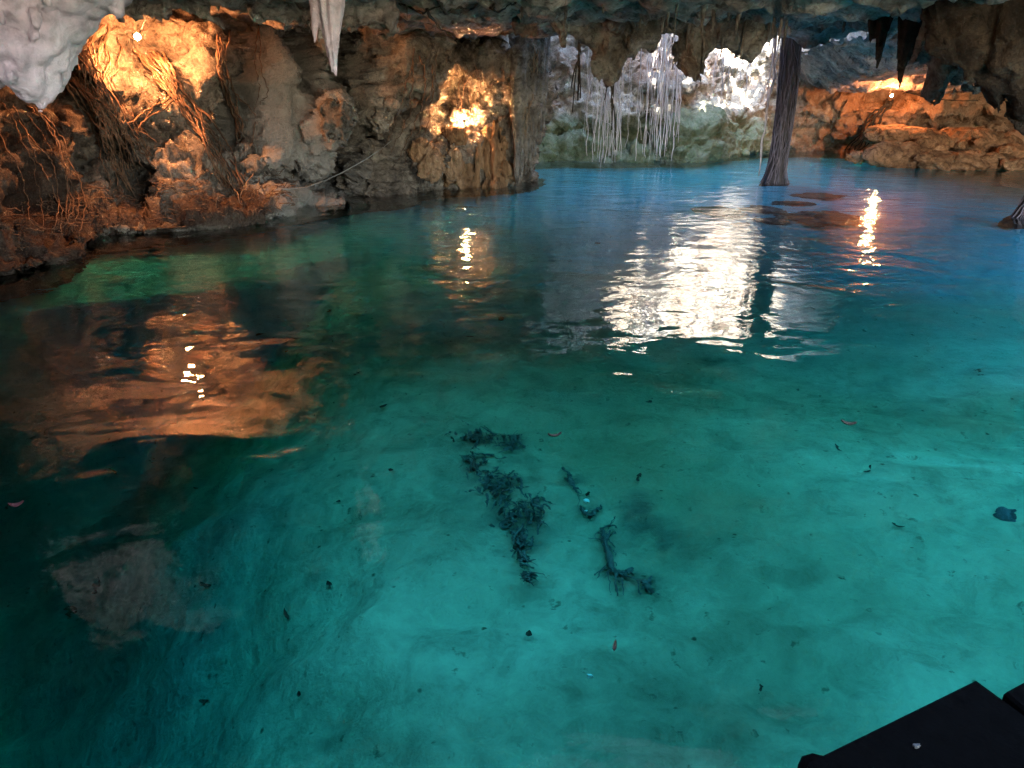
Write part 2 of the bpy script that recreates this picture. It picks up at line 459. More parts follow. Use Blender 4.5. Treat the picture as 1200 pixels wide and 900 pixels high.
wx0, wx1, wy0, wy1, wz = -15.5, 21.5, -3.6, 29.5, -9.0
WV = [(wx0, wy0, 0), (wx1, wy0, 0), (wx1, wy1, 0), (wx0, wy1, 0), (wx0, wy0, wz), (wx1, wy0, wz), (wx1, wy1, wz), (wx0, wy1, wz)]
WF = [(0, 1, 2, 3), (7, 6, 5, 4), (0, 4, 5, 1), (1, 5, 6, 2), (2, 6, 7, 3), (3, 7, 4, 0)]
tag(new_mesh('water', WV, WF, M_WATER, smooth=False), 'still turquoise water filling the cave pool', kind='structure')

# ------------------------------------------------------------------ cave walls
def spline(pts, step):
    pts = np.asarray(pts, float); out = []
    P = np.concatenate([[2 * pts[0] - pts[1]], pts, [2 * pts[-1] - pts[-2]]])
    for i in range(1, len(P) - 2):
        a, b, c, d = P[i - 1:i + 3]
        n = max(2, int(np.linalg.norm(c - b) / step))
        t = np.linspace(0, 1, n, endpoint=False)[:, None]
        out.append(.5 * (2 * b + (c - a) * t + (2 * a - 5 * b + 4 * c - d) * t * t + (3 * b - a - 3 * c + d) * t ** 3))
    return np.concatenate(out + [pts[-1:]])

def W(px, py): return tuple(at_z(px, py)[:2])

def seg_d(px, py, a, b):
    a = np.array(a, float); b = np.array(b, float); ab = b - a
    t = np.clip(((px - a[0]) * ab[0] + (py - a[1]) * ab[1]) / (ab @ ab), 0, 1)
    return np.hypot(px - a[0] - t * ab[0], py - a[1] - t * ab[1]), t

def bump(px, py, cx, cy, rx, ry, ang=0, k=1.0):
    c, s = math.cos(R(ang)), math.sin(R(ang)); dx, dy = px - cx, py - cy
    e = ((dx * c + dy * s) / rx) ** 2 + ((-dx * s + dy * c) / ry) ** 2
    return np.exp(-e ** k)

def wall_sheet(ctrl, step, zs, lean, shape, noise_amp):
    B = spline(ctrl, step); T = np.gradient(B, axis=0); T /= np.linalg.norm(T, axis=1)[:, None]
    for _ in range(25): T[1:-1] = (T[:-2] + T[1:-1] + T[2:]) / 3
    T /= np.linalg.norm(T, axis=1)[:, None]
    Nin = np.stack([T[:, 1], -T[:, 0]], 1)
    G = np.zeros((len(B), len(zs), 3))
    G[..., :2] = B[:, None]; G[..., 2] = zs[None]
    ln = lean(G)
    G[..., :2] -= Nin[:, None] * ln[..., None]
    px, py = project(G)
    D, fl = shape(G, px, py)
    G[..., :2] += Nin[:, None] * D[..., None]
    n = grid_normals(G); n = np.where((n[..., :2] * Nin[:, None]).sum(-1, keepdims=True) < 0, -n, n)
    G = G + n * noise_amp(G, px, py)[..., None]
    return G, px, py, fl

def rocky(G, px=None, py=None, a=1.0):
    return a * (.34 * fbm(G * .8, 3) + .34 * (billow(G * 1.7 + 3, 3) - .3) + .17 * (billow(G * 4.6, 3) - .3) + .07 * (billow(G * 11, 2) - .3) + .03 * fbm(G * 20, 2)) + a * broken(G, 1.5, .13, 4.6, .055)

# left wall, from behind the camera to the corner by the flowstone
left_ctrl = [(-8.6, -7), (-9.2, -3), (-8.6, 2), (-7.4, 6)] + [W(0, 310), W(60, 279), W(130, 268), W(230, 261), W(330, 245),
             W(400, 238), W(465, 232), W(500, 222), W(560, 219), W(600, 216), (.55, 17.3), (.2, 18.6), (-.4, 20)]
zl = np.concatenate([np.linspace(-7, -.3, 40), np.arange(-.26, 3.5, .03)])
def left_lean(G):
    px, py = project(G); z = np.clip(G[..., 2], -1, 4)
    k = .36 * sstep(420, 250, px) + .10
    return k * z + .25 * np.minimum(G[..., 2], 0) * 0
def left_shape(G, px, py):
    z = G[..., 2]; f = G[..., 1] > 3
    D = np.zeros(z.shape); above = sstep(-.3, .1, z)
    def line(a, b, w, amt):
        nonlocal D
        d, _ = seg_d(px, py, a, b); D += amt * np.exp(-np.abs(d / w) ** 3) * above
    ws = fbm(G * 1.3 + 9, 3); jx = px + ws * 16; jy = py + fbm(G * 1.5 + 31, 3) * 16
    px0, py0, px, py = px, py, jx, jy
    # ledge of roots and rubble along the waterline
    D += .75 * sstep(.55, .08, z + .2 * ws) * sstep(-1.2, -.2, z) * sstep(360, 300, px) * sstep(-.8, .6, z + .8)
    D -= .75 * bump(px, py, 165, 52, 40, 34, 20)             # lamp alcove
    D += .50 * bump(px, py, 118, 120, 48, 62, -28, 2)        # leaning slab, lit
    D += .85 * bump(px, py, 216, 62, 25, 42, 5, 2)           # bright knob
    D += .35 * bump(px, py, 225, 135, 40, 45, 0, 2)
    D -= .45 * bump(px, py, 205, 158, 14, 18)
    D += .30 * bump(px, py, 215, 205, 40, 26, 0, 2)
    line((72, 88), (165, 230), 17, -1.2)                     # black band under the slab
    line((246, 175), (262, 110), 10, -.35)
    D += .55 * bump(px, py, 45, 175, 55, 60, 0, 2)
    D -= .45 * bump(px, py, 95, 200, 22, 30); D -= .6 * bump(px, py, 15, 240, 16, 40); D -= .4 * bump(px, py, 20, 155, 40, 12)
    line((270, 30), (276, 175), 15, -1.7)                    # rooty crevice
    D += .28 * bump(px, py, 316, 115, 30, 100, 0, 2)         # smooth grey face
    line((340, 0), (374, 100), 17, -1.6)
    D += .50 * bump(px, py, 386, 140, 26, 34, 0, 2)          # boulder nose
    D -= .4 * bump(px, py, 345, 205, 40, 14)
    line((418, 40), (424, 228), 19, -2.6)                    # deep black crevice
    line((472, 128), (462, 220), 14, -1.5)
    line((440, 20), (395, 10), 10, -.8); line((505, 205), (545, 214), 6, -.8); line((330, 215), (400, 222), 8, -.7)
    D += .65 * bump(px, py, 470, 80, 46, 60, 0, 2)
    D += .40 * bump(px, py, 500, 30, 30, 30, 0, 2)
    D -= .55 * bump(px, py, 534, 118, 40, 28, -20)
    D -= .35 * bump(px, py, 515, 150, 30, 20, 30)          # lamp niche
    D += .55 * bump(px, py, 545, 72, 55, 20, 0, 2)           # hood above it
    D += .55 * bump(px, py, 600, 110, 32, 75, 0, 2)
    D += .25 * bump(px, py, 498, 165, 28, 40, 0, 2)
    D += .45 * bump(px, py, 515, 195, 35, 20, 0, 2)
    D -= .5 * bump(px, py, 545, 205, 10, 12)
    D = D * above + (1 - above) * D.mean() * 0
    drip = sstep(545, 590, px) * above                       # fluted drapery at the right end
    D += drip * .16 * (billow(G * np.array([5.5, 5.5, .55]), 2) - .3)
    brown_zone = sstep(.02, .09, z + .04 * ws) * sstep(.55, .15, z + .3 * ws) * sstep(345, 310, px0) + .8 * sstep(110, 60, px0 + 40 * ws)  # brown root ledge; the far left's dimness is darkened into the colour too
    grey = sstep(270, 300, px0) * sstep(450, 420, px0) * .75
    return D, (np.clip(brown_zone, 0, 1), np.clip(grey, 0, 1))
def left_noise(G, px, py):
    smooth = 1 - .75 * bump(px, py, 316, 115, 28, 90, 0, 2)
    return rocky(G, a=.95) * smooth * (.4 + .6 * sstep(-2, 0, G[..., 2]))
GL, pxl, pyl, fl = wall_sheet(left_ctrl, .036, zl, left_lean, left_shape, left_noise)
V_L, F_L = GL.reshape(-1, 3), grid_faces(GL.shape[0], GL.shape[1])
tag(new_mesh('cave_wall', V_L, F_L, M_LEFT, attr={'tint': fl[0], 'tint2': fl[1]}),
    'rugged lamplit limestone wall along the pool, hung with roots', kind='structure')

# far wall under the sinkhole, then round behind the boulders and back along the unseen side
far_ctrl = [(-1.0, 18.6), (-.3, 20.4), W(622, 190), W(660, 188.5), W(700, 188.5), W(760, 188), W(815, 187.5), W(850, 182), W(900, 178.5),
            W(960, 177.5), W(1010, 179), W(1070, 180), W(1130, 181), W(1210, 183)]
zf = np.concatenate([np.linspace(-6, -.3, 20), np.arange(-.26, 3.4, .045), np.arange(3.45, 8.6, .13)])
def far_lean(G):
    z = np.clip(G[..., 2], 0, 9); px, py = project(G)
    hole = sstep(8.4, 7.4, G[..., 0])
    return (.42 * z) * hole + (-.35 * np.clip(z, 0, 3)) * (1 - hole)
def far_shape(G, px, py):
    z = G[..., 2]; D = np.zeros(z.shape); above = sstep(-.3, .1, z)
    w = fbm(G * 1.1 + 21, 3); px = px + 14 * w; py = py + 8 * w
    d, t = seg_d(px, py, (735, 168), (905, 88))
    side = (py - (168 - (px - 735) * (80 / 170)))              # below this line the rock bulges out, green with algae
    D += .6 * sstep(-2, 14, side) * sstep(640, 720, px) * sstep(905, 880, px)
    D += .45 * bump(px, py, 778, 100, 34, 9, 0, 2) + .3 * bump(px, py, 745, 130, 30, 20)
    D -= .35 * bump(px, py, 655, 155, 45, 5, -5); D -= .4 * bump(px, py, 735, 158, 20, 5)
    D += .5 * bump(px, py, 1000, 140, 90, 26, 0, 2)
    D += .7 * bump(px, py, 1110, 122, 70, 18, 0, 2) - .6 * bump(px, py, 1150, 150, 70, 10, 0, 2)
    D -= .4 * bump(px, py, 950, 148, 40, 10)
    D -= .5 * bump(px, py, 1048, 100, 36, 18, 0, 2)
    moss = sstep(118, 150, py + 25 * w) * sstep(930, 860, px) * sstep(-.2, .05, z)
    brown_zone = sstep(915, 985, px + 30 * w) * sstep(95, 112, py + 10 * w)  # rock turns orange-brown towards the right, below the roof
    return D * above, (np.clip(moss, 0, 1) * .9, brown_zone * .8)
def far_noise(G, px, py): return rocky(G, a=1.0) * (.5 + .5 * sstep(-1, 0, G[..., 2]))
GF, pxf, pyf, moss = wall_sheet(far_ctrl, .055, zf, far_lean, far_shape, far_noise)
V_F, F_F = GF.reshape(-1, 3), grid_faces(GF.shape[0], GF.shape[1])
tag(new_mesh('far_cave_wall', V_F, F_F, M_FAR, attr={'tint': moss[0], 'tint2': moss[1]}),
    'far limestone wall struck by sunlight, green with algae near the water', kind='structure')

side_ctrl = [W(1195, 183), (16.8, 21), (18, 15), (17.6, 8), (15.5, 2), (14.5, -3), (14, -8)]
GS, *_ = wall_sheet(side_ctrl, .25, np.concatenate([np.linspace(-6, 0, 10), np.arange(.2, 5.4, .2)]),
                    lambda G: .1 * G[..., 2], lambda G, a, b: (np.zeros(G.shape[:2]), None), lambda G, a, b: 1.6 * .5 * fbm(G, 3))
tag(new_mesh('side_cave_wall', GS.reshape(-1, 3), grid_faces(GS.shape[0], GS.shape[1]), M_SHELL),
    'dark limestone wall beyond the right edge of the pool', kind='structure')

# ------------------------------------------------------------------ roof with its sinkhole, and the forest ground on top
HOLE_LO = [(.0, 15.0), (1.6, 14.4), (4.0, 14.2), (6.2, 14.6), (7.2, 15.6), (7.6, 18), (7.7, 22), (7.6, 26), (-.4, 26), (-.6, 20), (-.4, 17)]
HOLE_HI = [(1.7, 15.2), (2.1, 14.3), (3.6, 15.0), (5.2, 16.6), (6.3, 17.8), (7.6, 19.6), (9.2, 21), (9.0, 27), (2.0, 27), (2.1, 20), (2.1, 17)]
LIP_Y = -4.6
NEAR_LO = [(-5.4, 1.0), (2, 1.5), (5, 2.2), (8.6, 2.4), (11, 2.6), (13.4, 5), (14, 12.4), (11, 13.2), (8.6, 9.9), (6.0, 6.2), (4.4, 4.9), (1.5, 5.0), (-1.8, 4.6), (-4.4, 3.6), (-5.8, 2.4)]
NEAR_HI = [(-6.2, .2), (2, .6), (5, 1.2), (8.8, 1.4), (11.8, 1.8), (14.4, 5), (15, 13.2), (10.6, 14), (7.8, 10.8), (5.2, 7.2), (4.0, 6.0), (1.0, 6.0), (-2.2, 5.8), (-5.4, 4.6), (-6.8, 2.6)]
TOP = 7.6
def roof_z(x, y):
    p = np.stack([x, y, 0 * x], -1)
    z = 2.86 + .20 * fbm(p * .6, 3) - .26 * (billow(p * 1.3 + 2, 3) - .3) - .13 * (billow(p * 3.6, 3) - .3) - .07 * cells(p * np.array([2.2, 2.2, 1]) + .3 * fbm(p * 2, 2)[..., None])
    z = z + .55 * np.exp(-((x + 5.3) / 1.5) ** 4 - ((y - 12.0) / 1.7) ** 4)
    z = z - .17 * np.clip(y - 16.5, 0, 6) * sstep(7.0, 9.0, x)
    z = z + .09 * np.clip(8.5 - y, 0, 20) + .02 * np.clip(x, 0, 8) * sstep(8, 3, y)
    return z
rx = axis((-15, -7, .35), (-7, 13, .07), (13, 20, .35)); ry = axis((LIP_Y, 6, .3), (6, 25, .07), (25, 29, .4))
X, Y = np.meshgrid(rx, ry, indexing='ij')
inside = np.minimum(poly_sdf(X, Y, HOLE_LO), poly_sdf(X, Y, NEAR_LO)) < -.12
def holed(faces, mask): return faces[~mask.ravel()[faces].all(1)]
V_C = np.stack([X, Y, roof_z(X, Y)], -1).reshape(-1, 3)
F_C = holed(grid_faces(*X.shape, flip=True), inside)
tag(new_mesh('cave_ceiling', V_C, F_C, M_CEIL), 'low grey limestone ceiling of the cave', kind='structure')

def loft(lo, hi, z0, z1, n_s, n_z):
    def res(p):
        p = np.array(p + [p[0]], float); d = np.r_[0, np.cumsum(np.linalg.norm(np.diff(p, axis=0), axis=1))]
        t = np.linspace(0, len(p) - 1, n_s); k = np.arange(len(p))
        return np.stack([np.interp(t, k, p[:, 0]), np.interp(t, k, p[:, 1])], 1)
    A, B = res(lo), res(hi); t = np.linspace(0, 1, n_z)[None, :, None]
    G = np.zeros((n_s, n_z, 3)); G[..., :2] = A[:, None] * (1 - t) + B[:, None] * t; G[..., 2] = z0 + (z1 - z0) * t[..., 0]
    nn = grid_normals(G); G = G + nn * (.5 * fbm(G * .7, 3) + .2 * billow(G * 2, 3))[..., None]
    G[-1] = G[0]
    return G
GH = loft(HOLE_LO, HOLE_HI, 2.75, TOP, 260, 50)
tag(new_mesh('sinkhole_wall', GH.reshape(-1, 3), grid_faces(*GH.shape[:2]), M_FAR, attr={'tint': np.zeros(GH.shape[:2]), 'tint2': np.zeros(GH.shape[:2])}),
    'pale limestone shaft of the sinkhole above the far end of the pool', kind='structure')
GH = loft(NEAR_LO, NEAR_HI, 2.9, TOP, 160, 30)
tag(new_mesh('skylight_shaft_wall', GH.reshape(-1, 3), grid_faces(*GH.shape[:2]), M_SHELL),
    'limestone sides of the roof opening above the viewer', kind='structure')
# rock face behind the viewer, raised into an added cliff that blocks the sun
mx = np.arange(-15, 20.1, .35); mz = np.linspace(0, 1, 22)
Zl = roof_z(mx, np.full(mx.shape, LIP_Y))
GM = np.zeros((len(mx), 22, 3)); GM[..., 0] = mx[:, None]; GM[..., 2] = Zl[:, None] * (1 - mz) + (16.6 + 7.9 * sstep(.5, 5, mx))[:, None] * mz
GM[..., 1] = LIP_Y - .02 + .6 * fbm(GM * .8, 3) * np.minimum(1, mz * 6)
tag(new_mesh('sun_block_cliff', GM.reshape(-1, 3), grid_faces(*GM.shape[:2]), M_SHELL), 'unseen limestone cliff added behind the viewer to keep sun out of the near roof opening', kind='structure')
tx = np.arange(-15, 20.1, .35); ty = np.arange(LIP_Y, 29.1, .25)
X, Y = np.meshgrid(tx, ty, indexing='ij')
Zt = TOP - .05 + .15 * fbm(np.stack([X, Y, 0 * X], -1) * .5, 3)
tag(new_mesh('forest_ground', np.stack([X, Y, Zt], -1).reshape(-1, 3), holed(grid_faces(*X.shape), np.minimum(poly_sdf(X, Y, HOLE_HI), poly_sdf(X, Y, NEAR_HI)) < -.1), plain_mat('forest_soil', (.06, .05, .03), (.12, .12, .06), 3)),
    'ground over the cave roof, open at the sinkhole', kind='structure')
# back wall left of the mouth
bk = [(3.2, -6.0), (-2, -5.6), (-9, -7)]
GB, *_ = wall_sheet(bk, .25, np.concatenate([np.linspace(-6, 0, 8), np.arange(.2, 5.6, .2)]), lambda G: 0 * G[..., 2],
                    lambda G, a, b: (np.zeros(G.shape[:2]), None), lambda G, a, b: 1.4 * .5 * fbm(G, 3))
tag(new_mesh('back_cave_wall', GB.reshape(-1, 3), grid_faces(*GB.shape[:2]), M_SHELL), 'limestone wall behind the viewer beside the cave mouth', kind='structure')
sx = np.arange(-14, 26, 1.0); sy = np.arange(-30, -3.2, .8); X, Y = np.meshgrid(sx, sy, indexing='ij')
tag(new_mesh('shore_ground', np.stack([X, Y, .32 - .12 * np.clip(Y + 4.2, 0, 9) * 3 + .08 * fbm(np.stack([X, Y, 0 * X], -1) * .4, 2)], -1).reshape(-1, 3),
             grid_faces(*X.shape), plain_mat('shore_sand', (.34, .30, .22), (.46, .41, .32), 2)), 'sandy ground at the cave mouth behind the viewer', kind='structure')

# ------------------------------------------------------------------ hanging rock masses
def hanging(name, mat, label, group, poly, yc, th0, th1, h, amp, scale, stretch=.6, knob=0, knob_s=6.0):
    V, F = pendant(poly, yc, th0, th1, h, amp, scale, stretch, knob, knob_s)
    return thing(name, V, F, mat, label, 'rock formation', group, hang=True)

hanging('hanging_rock', M_PALE, 'pale lilac flowstone bulge with rippled lobes hanging at the upper left', None,
        [(-90, -70), (160, -70), (146, 2), (122, 16), (101, 38), (92, 58), (80, 72), (70, 98), (56, 117), (42, 121), (28, 110), (10, 103), (-20, 98), (-90, 90)],
        6.1, .25, .9, .022, .06, 2.6, .62, .15, 7.0)
hanging('hanging_rock', M_CURT, 'broad dark rock curtain hanging before the sunlit wall, with a blunt middle tip', None,
        [(600, -60), (612, 28), (640, 32), (655, 42), (658, 50), (664, 40), (672, 47), (688, 60), (697, 76), (704, 93), (708, 86), (713, 97), (719, 90), (727, 84), (736, 68), (752, 56), (775, 47), (797, 40),
         (802, 52), (806, 74), (811, 84), (816, 79), (822, 83), (829, 66), (838, 58), (855, 60), (872, 64), (881, 71), (890, 62), (900, 42), (906, 22), (912, -60)],
        12.9, .16, .75, .032, .17, 2.4, .4)
hanging('hanging_rock', M_CEIL, 'low grey-green ceiling lobe that the root column rises into', None,
        [(895, -60), (905, 28), (915, 44), (938, 48), (962, 46), (985, 45), (1003, 36), (1018, 26), (1030, -60)], 14.3, .3, .9, .045, .14, 1.5)
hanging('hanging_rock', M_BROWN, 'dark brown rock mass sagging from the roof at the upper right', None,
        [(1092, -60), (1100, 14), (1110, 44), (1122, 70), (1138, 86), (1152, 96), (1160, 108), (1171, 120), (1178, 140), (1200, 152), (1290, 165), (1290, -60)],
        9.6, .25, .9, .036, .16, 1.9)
hanging('hanging_rock', M_CURT, 'knobbly grey rock knot hanging between the long stalactite and the brown mass', None,
        [(1074, -60), (1078, 20), (1082, 50), (1086, 78), (1091, 104), (1096, 112), (1104, 98), (1122, 92), (1150, 98), (1175, 60), (1175, -60)],
        11.6, .2, .6, .04, .22, 3.0)
hanging('hanging_rock', M_CEIL, 'ragged whitish roof lip above the lamplit wall at the upper left', None,
        [(120, -70), (500, -70), (474, 2), (448, 14), (420, 20), (404, 24), (352, 16), (330, 8), (300, 15), (262, 12), (236, 6), (205, 13), (170, 8), (140, 12)],
        9.7, .2, .8, .036, .2, 2.6)

def stalactite(px, py_top, py_tip, r_px, yc, mat, label, group=None, extra=(), h=.022, amp=.025):
    tip = at_y(px, py_tip, yc); top = at_y(px, py_top, yc); top[0] = tip[0] + .02
    r = r_px / FOC * yc
    L = [(top, tip, r)]
    for dx, py_t, rp in extra:
        t2 = at_y(px + dx, py_t, yc + .06); a2 = at_y(px + dx * .8, py_top, yc + .05); L.append((a2, t2, rp / FOC * yc))
    lo = np.min([np.minimum(a, b) - rr * 1.5 for a, b, rr in L], 0); hi = np.max([np.maximum(a, b) + rr * 1.5 for a, b, rr in L], 0)
    G = field_grid(lo, hi, h)
    f = None
    for a, b, rr in L:
        g = capsule(G, a, b, rr, .012)
        f = g if f is None else smin(f, g, .06)
    ax = L[0][1]
    an = np.arctan2(G[..., 1] - ax[1], G[..., 0] - ax[0])
    f = f + amp * .6 * np.cos(an * 7 + 3 * fbm(G * 1.5, 2)) * sstep(0, .15, G[..., 2] - lo[2]) + amp * 1.6 * fbm(G * np.array([6, 6, 2.2]), 3)
    V, F = surface_nets(f, lo, h)
    return thing('stalactite', V, F, mat, label, 'stalactite', group, hang=True)

stalactite(392, -40, 88, 18, 7.4, M_PALE, 'pale lilac twin stalactite with one long and one short tip, hanging at top left', None, [(-22, 50, 15)], h=.018)
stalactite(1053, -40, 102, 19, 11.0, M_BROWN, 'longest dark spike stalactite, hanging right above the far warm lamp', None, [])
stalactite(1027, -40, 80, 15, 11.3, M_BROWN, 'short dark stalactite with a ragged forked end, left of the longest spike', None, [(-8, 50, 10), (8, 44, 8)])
for k, (px, py, r) in enumerate([(657, 52, 5), (663, 47, 4), (804, 62, 5), (898, 50, 5), (949, 15, 4), (912, 52, 3), (918, 58, 3), (822, 86, 4), (845, 66, 3), (868, 70, 3)] + [(rng.uniform(440, 1120), rng.uniform(6, 30), rng.uniform(2.5, 6)) for _ in range(26)]):
    stalactite(px, -30 if k > 9 else -10, py + (14 if k > 9 and px > 640 else 0), r, (rng.uniform(9.5, 11.5) if k > 9 else 12.7) if px < 905 else rng.uniform(10.5, 14.0), M_CURT, 'small dark stalactite tooth along the lower edge of the hanging rock', 'small stalactite teeth under the hanging rock', h=.02, amp=.012)

# ------------------------------------------------------------------ surfaces to lay things on
def bvh_of(parts):
    vs, fs, b = [], [], 0
    for V, F in parts:
        vs.append(V); fs.append(F + b); b += len(V)
    return BVHTree.FromPolygons(np.concatenate(vs).tolist(), np.concatenate(fs).tolist())
sel = lambda V, F, m: (V, F[m[F].all(1)])
keepL = (V_L[:, 2] > -.3) & (V_L[:, 1] > 6); keepF = (V_F[:, 2] > -.3)
BV = bvh_of([sel(V_L, F_L, keepL)])
BVC = bvh_of([sel(V_C, F_C, (V_C[:, 1] > 7) & (V_C[:, 0] > -8) & (V_C[:, 0] < 10))])
BVF = bvh_of([sel(V_F, F_F, keepF)])
EYEV = Vector((0, 0, EYE))
def hit(bv, px, py):
    d = Vector(ray(px, py)); L = d.length; d.normalize()
    loc, nor, i, dist = bv.ray_cast(EYEV, d)
    return None if loc is None else dist

class MB:
    def __init__(s): s.V = []; s.F = []; s.n = 0
    def tube(s, P, r, sides=6, cap=True):
        P = np.asarray(P, float); n = len(P); r = np.broadcast_to(np.asarray(r, float), (n,))
        T = np.gradient(P, axis=0); T /= np.maximum(np.linalg.norm(T, axis=1)[:, None], 1e-9)
        ref = np.where(np.abs(T[:, 2:3]) > .9, np.array([[1., 0, 0]]), np.array([[0, 0, 1.]]))
        ref = np.repeat(ref[:1], n, 0)
        A = np.cross(T, ref); A /= np.maximum(np.linalg.norm(A, axis=1)[:, None], 1e-9); Bq = np.cross(T, A)
        an = np.linspace(0, 2 * np.pi, sides, endpoint=False)
        ring = P[:, None] + r[:, None, None] * (np.cos(an)[None, :, None] * A[:, None] + np.sin(an)[None, :, None] * Bq[:, None])
        b = s.n; s.V.append(ring.reshape(-1, 3)); s.n += n * sides
        for i in range(n - 1):
            for k in range(sides):
                s.F.append((b + i * sides + k, b + i * sides + (k + 1) % sides, b + (i + 1) * sides + (k + 1) % sides, b + (i + 1) * sides + k))
        if cap:
            s.F.append(tuple(b + k for k in range(sides))[::-1]); s.F.append(tuple(b + (n - 1) * sides + k for k in range(sides)))
    def add(s, V, F):
        b = s.n; s.V.append(np.asarray(V, float)); s.n += len(V); s.F += [tuple(b + i for i in f) for f in F]
    @property
    def verts(s): return np.concatenate(s.V)
    def thing(s, name, mat, label, cat, group=None, hang=False, smooth=True):
        return thing(name, s.verts, s.F, mat, label, cat, group, smooth, hang)
    def part(s, name, mat, parent, smooth=True): return new_mesh(name, s.verts, s.F, mat, smooth, parent)

def smooth_path(pts, n):
    pts = np.asarray(pts, float); t = np.linspace(0, len(pts) - 1, n); k = np.arange(len(pts))
    q = np.stack([np.interp(t, k, pts[:, i]) for i in range(pts.shape[1])], 1)
    for _ in range(3): q[1:-1] = (q[:-2] + 2 * q[1:-1] + q[2:]) / 4
    return q

def surface_root(bv, path, r, jit=3.0, n=None, lift=.6):
    L = sum(math.dist(path[i], path[i + 1]) for i in range(len(path) - 1))
    n = n or max(6, int(L / 4)); q = smooth_path(path, n)
    w = np.cumsum(rng.normal(size=(n, 2)), 0); w -= np.linspace(0, 1, n)[:, None] * w[-1]
    q = q + w * jit / math.sqrt(n)
    d = []
    for px, py in q: d.append(hit(bv, px, py))
    good = [v for v in d if v is not None]
    if len(good) < n * .5: return None
    d = np.array([v if v is not None else np.nan for v in d]); idx = np.arange(n); ok = ~np.isnan(d); d = np.interp(idx, idx[ok], d[ok])
    dm = np.array([d[max(0, i - 3):i + 4].min() for i in range(n)])
    for _ in range(4): dm[1:-1] = (dm[:-2] + 2 * dm[1:-1] + dm[2:]) / 4
    dm = np.minimum(dm, d) - r * lift
    P = []
    for (px, py), dd in zip(q, dm):
        v = ray(px, py); v = v / np.linalg.norm(v); P.append(np.array([0, 0, EYE]) + v * dd)
    P = np.array(P); P[:, 2] = np.maximum(P[:, 2], .0)
    rr = r * np.linspace(1, .45, n) * (1 + .18 * np.sin(np.arange(n) * 1.7 + rng.random() * 6))
    m = MB(); m.tube(P, rr, 6); return m

# roots creeping down the left wall
LEFT_ROOTS = [
    ([(112, 28), (101, 48), (110, 80), (134, 118), (160, 158), (172, 186)], .014, 8, 13, 'thin dark root winding down the brightly lit leaning slab', 'thin roots on the lit leaning slab'),
    ([(124, 40), (130, 66), (118, 92), (140, 130), (150, 170)], .016, 4, 12, 'thin dark root winding down the brightly lit leaning slab', 'thin roots on the lit leaning slab'),
    ([(96, 60), (104, 96), (128, 132), (142, 172), (158, 205)], .018, 5, 9, 'thin dark root winding down the brightly lit leaning slab', 'thin roots on the lit leaning slab'),
    ([(172, 62), (190, 86), (210, 112), (232, 142), (254, 176), (274, 218)], .024, 13, 12, 'woody root in the thick bundle slanting down beside the bright knob', 'thick bundle of roots slanting down the lit wall'),
    ([(83, 84), (104, 114), (124, 150), (138, 188), (150, 226)], .018, 10, 10, 'root along the black band under the lit slab', 'roots along the black band under the slab'),
    ([(257, 48), (262, 78), (268, 110), (278, 142), (286, 176)], .024, 6, 9, 'reddish root hanging in the dark crevice beside the smooth grey face', 'roots hanging in the dark crevice'),
    ([(196, 118), (170, 130), (150, 150), (178, 164)], .016, 3, 10, 'thin root crossing the lit wall below the lamp', 'thin roots crossing the wall below the lamp'),
    ([(20, 130), (40, 160), (60, 200), (74, 240), (70, 275)], .012, 9, 30, 'brown root trailing over the dim rubble at the far left', 'brown roots over the dim rubble'),
    ([(300, 8), (304, 60), (308, 100), (300, 130)], .012, 2, 5, 'hair thin root down the smooth grey rock face', 'thin roots on the smooth grey face'),
    ([(545, 70), (556, 96), (548, 130), (540, 150)], .010, 4, 12, 'wiry root around the glowing lamp niche', 'wiry roots around the glowing niche'),
    ([(500, 70), (496, 110), (488, 150), (470, 190)], .016, 5, 14, 'reddish root down the rock beside the glowing niche', 'roots beside the glowing niche'),
    ([(628, 50), (626, 90), (618, 130), (612, 170)], .016, 5, 8, 'tan root down the edge of the draped rock', 'pale tan roots down the draped rock edge'),
]
for path, r, cnt, spread, label, grp in LEFT_ROOTS:
    for k in range(cnt):
        ox, oy = rng.normal(size=2) * spread * .6
        e = rng.normal(size=(len(path), 2)) * 4
        pth = [(p[0] + ox + e[i, 0], p[1] + oy * .5 + e[i, 1]) for i, p in enumerate(path)]
        m = surface_root(BV, pth, r * float(rng.uniform(.55, 1.15)), 7)
        if m: m.thing('creeping_root', M_STICK if 'pale' in grp else M_ROOT, label, 'root', grp)
for path, r in [([(515, 2), (522, 16), (546, 12), (560, 4)], .022), ([(497, 8), (510, 30), (528, 40), (548, 58)], .02), ([(470, 2), (490, 6), (500, 14), (520, 8)], .018), ([(580, 4), (572, 12), (592, 8), (606, 2)], .016)]:
    m = surface_root(BVC, path, r, 8, n=24)
    if m: m.thing('ceiling_root', M_ROOTD, 'black root squiggling across the grey ceiling', 'root', 'black roots across the ceiling')
